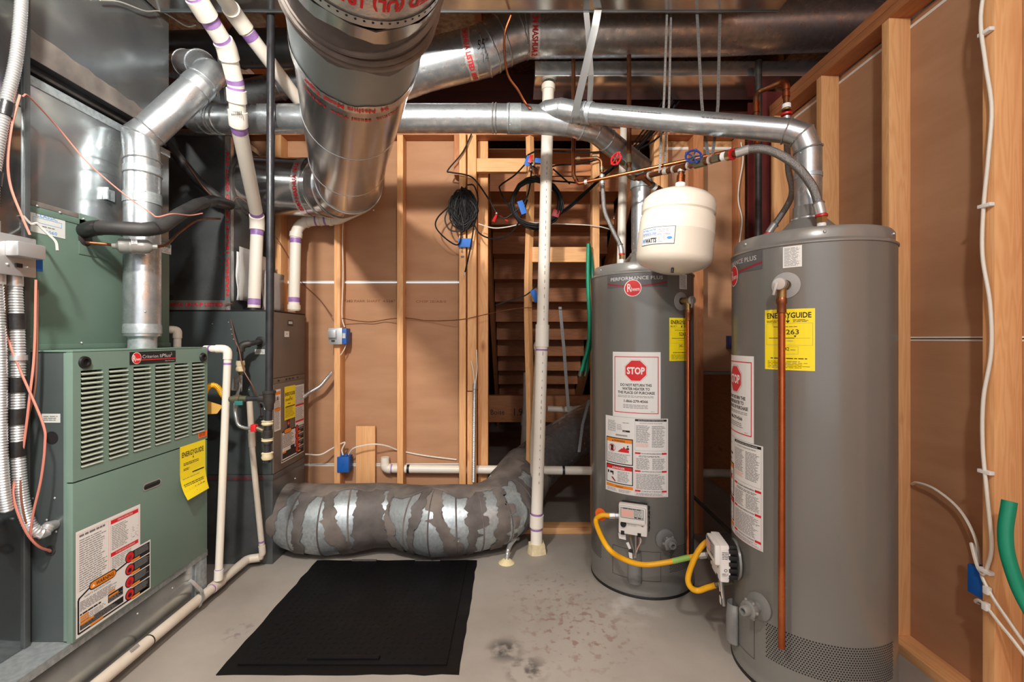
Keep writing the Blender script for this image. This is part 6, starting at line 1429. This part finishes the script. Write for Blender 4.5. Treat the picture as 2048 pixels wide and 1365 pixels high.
# ================================================================ CABLES, HOSES AND SMALL THINGS
# ---- black cable coils hung on the studs
def coil(name, label, c0, rx, rz, loops, wob, r, mat='cable_black', extra=()):
    pts = []; n = 16
    for k in range(loops*n+1):
        a = 2*pi*k/n; j = k/n; ph = j*2.4
        kx = rx*(.52+.48*math.sin(ph*1.7+.5)) if wob else rx*(1-.065*((j*1.1) % 3)); kz = rz*(.80+.20*math.sin(ph*2.3)) if wob else rz*(1-.065*((j*1.3) % 3))
        pts.append(c0+V(kx*math.cos(a)*(1 if not wob else .95)+(.012*math.sin(ph*3) if wob else .004*math.sin(ph)), -.006*((j*1.7) % 4)+.004*math.sin(a*2+ph), kz*math.sin(a)+(.010*math.cos(ph*2.1) if wob else .004*math.cos(ph*2))))
    t = thing(name, label, 'cable coil', c0-V(0, 0, rz))
    build('loops', MB().tube(pts, r, 6), mat, t)
    for i, e in enumerate(extra): build('cable_tail', MB().tube(spline(e, 9), r, 6), mat, t)
    return t
YC = 2.87
c1c = coil('cable_coil', 'thick bundle of black cable hung on the doubled studs', P(927, 420, YC), .088, .125, 46, True, .0048, extra=[
  [P(943, 268, 2.885), P(925, 305, 2.88), P(896, 340, 2.87), P(903, 345, 2.87), P(932, 350, 2.87), P(950, 360, 2.87), P(975, 395, 2.88), P(993, 427, 2.89)],
  [P(900, 412, 2.86), P(876, 435, 2.86), P(872, 455, 2.86), P(892, 478, 2.86), P(915, 490, 2.86), P(922, 470, 2.86), P(914, 440, 2.86)],
  [P(935, 370, 2.86), P(948, 372, 2.86), P(956, 400, 2.86), P(950, 440, 2.86), P(940, 500, 2.86), P(930, 545, 2.86)],
  [P(895, 420, 2.86), P(890, 440, 2.86), P(900, 460, 2.86), P(925, 462, 2.86), P(940, 448, 2.86)],
  [P(944, 440, 2.86), P(960, 468, 2.87), P(990, 478, 2.88), P(1020, 468, 2.88), P(1040, 440, 2.875), P(1055, 400, 2.87)]])
build('cable_end', MB().cyl(P(930, 545, 2.86), P(929, 552, 2.86), .0055, 8), 'zinc', c1c)
band_ = boxo('tape_strip', P(916, 490, 2.875)+V(0, 0, -.014), P(944, 480, 2.88)+V(0, .004, .008), 'blue_tape', None, label='strip of blue tape across the doubled studs under the cable bundle', cat='tape')
c = Canvas(); c.text('basement', 0, 0, .02, 'ink', w=.14, shear=.2); c.text('B', .16, 0, .02, 'ink', w=.014)
c.build('handwriting', flat(P(922, 462, YS-.0215), (0, 0, -1), (1, 0, 0)), wb)
c2c = coil('cable_coil', 'round coil of black cable hung on the middle stud', P(1072, 408, 2.855), .168, .164, 13, False, .0052, extra=[
  [P(1075, 340, 2.86), P(1052, 318, 2.86), P(1064, 306, 2.86), P(1085, 301, 2.87), P(1120, 303, 2.9), P(1185, 305, 2.9), P(1220, 300, 2.9)],
  [P(1058, 320, 2.85), P(1030, 350, 2.85), P(1002, 370, 2.85), P(1000, 380, 2.85), P(1012, 405, 2.85), P(1024, 420, 2.85)],
  [P(1064, 325, 2.85), P(1060, 370, 2.84), P(1052, 400, 2.84), P(1040, 415, 2.84), P(1012, 436, 2.85), P(998, 432, 2.86)],
  [P(1120, 425, 2.85), P(1140, 410, 2.85), P(1180, 375, 2.85), P(1230, 330, 2.82), P(1290, 280, 2.75), P(1330, 215, 2.7)],
  [P(1118, 430, 2.86), P(1145, 412, 2.86), P(1190, 370, 2.85), P(1245, 318, 2.8), P(1310, 262, 2.74), P(1345, 200, 2.7)],
  [P(1112, 436, 2.86), P(1150, 405, 2.86), P(1200, 360, 2.85), P(1260, 310, 2.8), P(1322, 270, 2.74), P(1350, 210, 2.7)],
  [P(1104, 362, 2.87), P(1135, 364, 2.88), P(1170, 366, 2.88), P(1200, 352, 2.87), P(1230, 330, 2.85)],
  [P(1100, 334, 2.88), P(1120, 330, 2.88), P(1160, 328, 2.88), P(1200, 318, 2.88)],
  [P(1106, 338, 2.88), P(1125, 355, 2.88), P(1140, 368, 2.88)]])
for p_, w_, h_, m, s_ in ((P(1056, 322, 2.84), .034, .062, 'blue_tape', .35), (P(1081, 322, 2.84), .072, .03, 'blue_tape', .12), (P(1044, 415, 2.83), .035, .085, 'blue_tape', -.35), (P(1061, 318, 2.83), .022, .05, 'red_paint', .25), (P(1112, 427, 2.83), .045, .045, 'red_paint', .3)):
    build('tape_flag', MB().box(V(-w_/2, -.002, -h_/2), V(w_/2, .002, h_/2), .001, M=Matrix.Translation(p_) @ Matrix.Rotation(s_, 4, 'Y')), m, c2c)
for p_ in (P(1066, 330, 2.835), P(1062, 340, 2.835), P(993, 427, 2.86)): build('crimp_connector', MB().sphere(p_, .008, 8), 'zinc', c2c)
build('connector_boot', MB().cyl(P(993, 430, 2.86), P(987, 444, 2.86), .008, 8, r2=.012), 'red_paint', c2c); build('connector_boot', MB().cyl(P(1000, 432, 2.86), P(1016, 443, 2.86), .005, 8), 'red_paint', c2c)
wire('cable', 'white cable sagging across the stair opening under the coil', [P(957, 448, 2.89), P(985, 456, 2.89), P(1010, 455, 2.89), P(1035, 450, 2.885), P(1060, 446, 2.9), P(1120, 448, 2.93), P(1190, 452, 2.9), P(1230, 462, 2.9)], .0034, 'white_cable', 'cable')
wire('cable', 'short black cable with blue tape flag low in the stair opening', [P(991, 611, 2.9), P(1015, 603, 2.89), P(1045, 594, 2.87), P(1062, 583, 2.86), P(1074, 570, 2.86)], .0045, 'black_tape', 'cable')
build('tape_flag', MB().box(V(-.018, -.002, -.04), V(.018, .002, .04), .001, M=Matrix.Translation(P(1070, 592, 2.85)) @ Matrix.Rotation(-.4, 4, 'Y')), 'blue_tape', None, label='blue tape flag on the short black cable by the drain stack', cat='tape')
for i in range(4):
    wire('cable', 'black cable running up behind the near vent branch', [P(1215+14*i, 345-8*i, 2.80), P(1262+12*i, 292-6*i, 2.84), P(1305+12*i, 235-3*i, 2.875), P(1345+12*i, 170, 2.885), P(1372+12*i, 120, 2.89)], .005, 'cable_black', 'cable', group='black cables behind the vent branch')
wire('cable', 'thin white cable hanging on the wall behind both heaters', [P(1482, 285, 2.9), P(1486, 320, 2.9), P(1478, 370, 2.9), P(1477, 405, 2.9), P(1484, 440, 2.9), P(1479, 490, 2.9), P(1478, 560, 2.9)], .004, 'white_cable', 'cable')
t, a = wall_box(1457, 685, 3.008, .035, .085, .05, 'dark blue outlet box on the drywall between the heaters', 'blue_paint')
c = Canvas(); c.rect(0, 0, .012, .03, 'ink_silver', 1); c.build('label', flat(a+V(-.002, -.0505, -.02), (1, 0, 0), (0, 0, 1)), t)

# ---- green garden hoses
t = thing('garden_hose', 'green hose hanging in two strands beside the rear water heater', 'hose', P(1165, 752, 2.87))
build('hose', MB().tube(spline([P(1177, 488, 2.86), P(1176, 560, 2.86), P(1179, 640, 2.86), P(1177, 690, 2.865), P(1168, 725, 2.87), P(1162, 745, 2.87)], 8), .0130, 12), 'green_hose', t)
build('hose', MB().tube(spline([P(1177, 488, 2.875), P(1183, 530, 2.90), P(1187, 600, 2.90), P(1184, 670, 2.90), P(1176, 710, 2.90), P(1172, 745, 2.90)], 8), .0130, 12), 'green_hose', t)
for px, Y in ((1161, 2.87), (1171, 2.90)): build('hose_end', MB().cyl(P(px+1, 743, Y), P(px-1, 753, Y), .0165, 12), 'brass_old', t)
t = thing('garden_hose', 'green hose end curving down beside the near wall stud', 'hose', V(1.50, 1.30, .5))
build('hose', MB().tube(spline([V(1.500, 1.372, P(0, 1003, 1.372).z), V(1.480, 1.365, .665), V(1.478, 1.35, .58), V(1.497, 1.32, .47), V(1.502, 1.22, .36), V(1.503, 1.0, .28), V(1.503, .5, .26)], 10), .0175, 16), 'green_hose', t)

# ---- cable on the near right stud, blue box, staples
XC = 1.532
ct = thing('cable', 'white cable stapled down the edge of the near right stud', 'cable', PX(1966, 1150, XC))
build('sheath', MB().tube(spline([V(XC, 1.47, 2.56)]+[V(XC-.003-.007*abs(math.sin(i*1.9)), 1.462+.016*math.sin(i*1.45), 2.45-.155*i) for i in range(13)]+[V(XC-.002, 1.468, .50)], 8), .0055, 10), 'white_cable', ct)
for z_ in (2.24, 1.68, .82, .50): 
    boxo('staple', (XC-.012, 1.448, z_-.006), (XC+.005, 1.488, z_+.006), 'white', ct, .002)
t = thing('outlet_box', 'blue outlet box on the side of the near right stud', 'electrical box', V(1.57, 1.53, .39))
boxo('box', (1.540, 1.490, .395), (1.615, 1.540, .490), 'blue_box', t, .004)
wire('cable', 'white cable arching over the drywall into the near blue box', [V(1.622, 1.845, .66), V(1.605, 1.80, .68), V(1.60, 1.72, .68), V(1.60, 1.63, .64), V(1.59, 1.565, .57), V(1.575, 1.53, .49)], .005, 'white_cable', 'cable')
wire('cable', 'short white cable bending from the staple into the near blue box', [V(XC-.002, 1.468, .50), V(XC-.003, 1.478, .485), V(1.534, 1.50, .50), V(1.54, 1.525, .56), V(1.555, 1.530, .54), V(1.56, 1.525, .49)], .005, 'white_cable', 'cable')
wire('cable', 'upper white cable running forward from the near blue box', [V(1.560, 1.510, .485), V(1.535, 1.486, .475), V(1.530, 1.462, .445), V(1.529, 1.42, .40), V(1.528, 1.30, .30), V(1.528, 1.1, .2), V(1.529, .7, .12)], .005, 'white_cable', 'cable')
wire('cable', 'lower white cable running forward under the near blue box', [V(1.560, 1.520, .365), V(1.543, 1.515, .375), V(1.533, 1.495, .39), V(1.529, 1.465, .385), V(1.528, 1.40, .34), V(1.528, 1.25, .25), V(1.529, .8, .1)], .005, 'white_cable', 'cable')
for a_, b_, lb in ((V(1.527, 1.462, .441), .02, 'white cable staple on the upper forward cable'), (V(1.527, 1.466, .387), .02, 'white cable staple on the lower forward cable')):
    boxo('cable_staple', a_-V(.008, .008, .012), a_+V(.008, .008, .012), 'white', None, .002, label=lb, cat='staple')
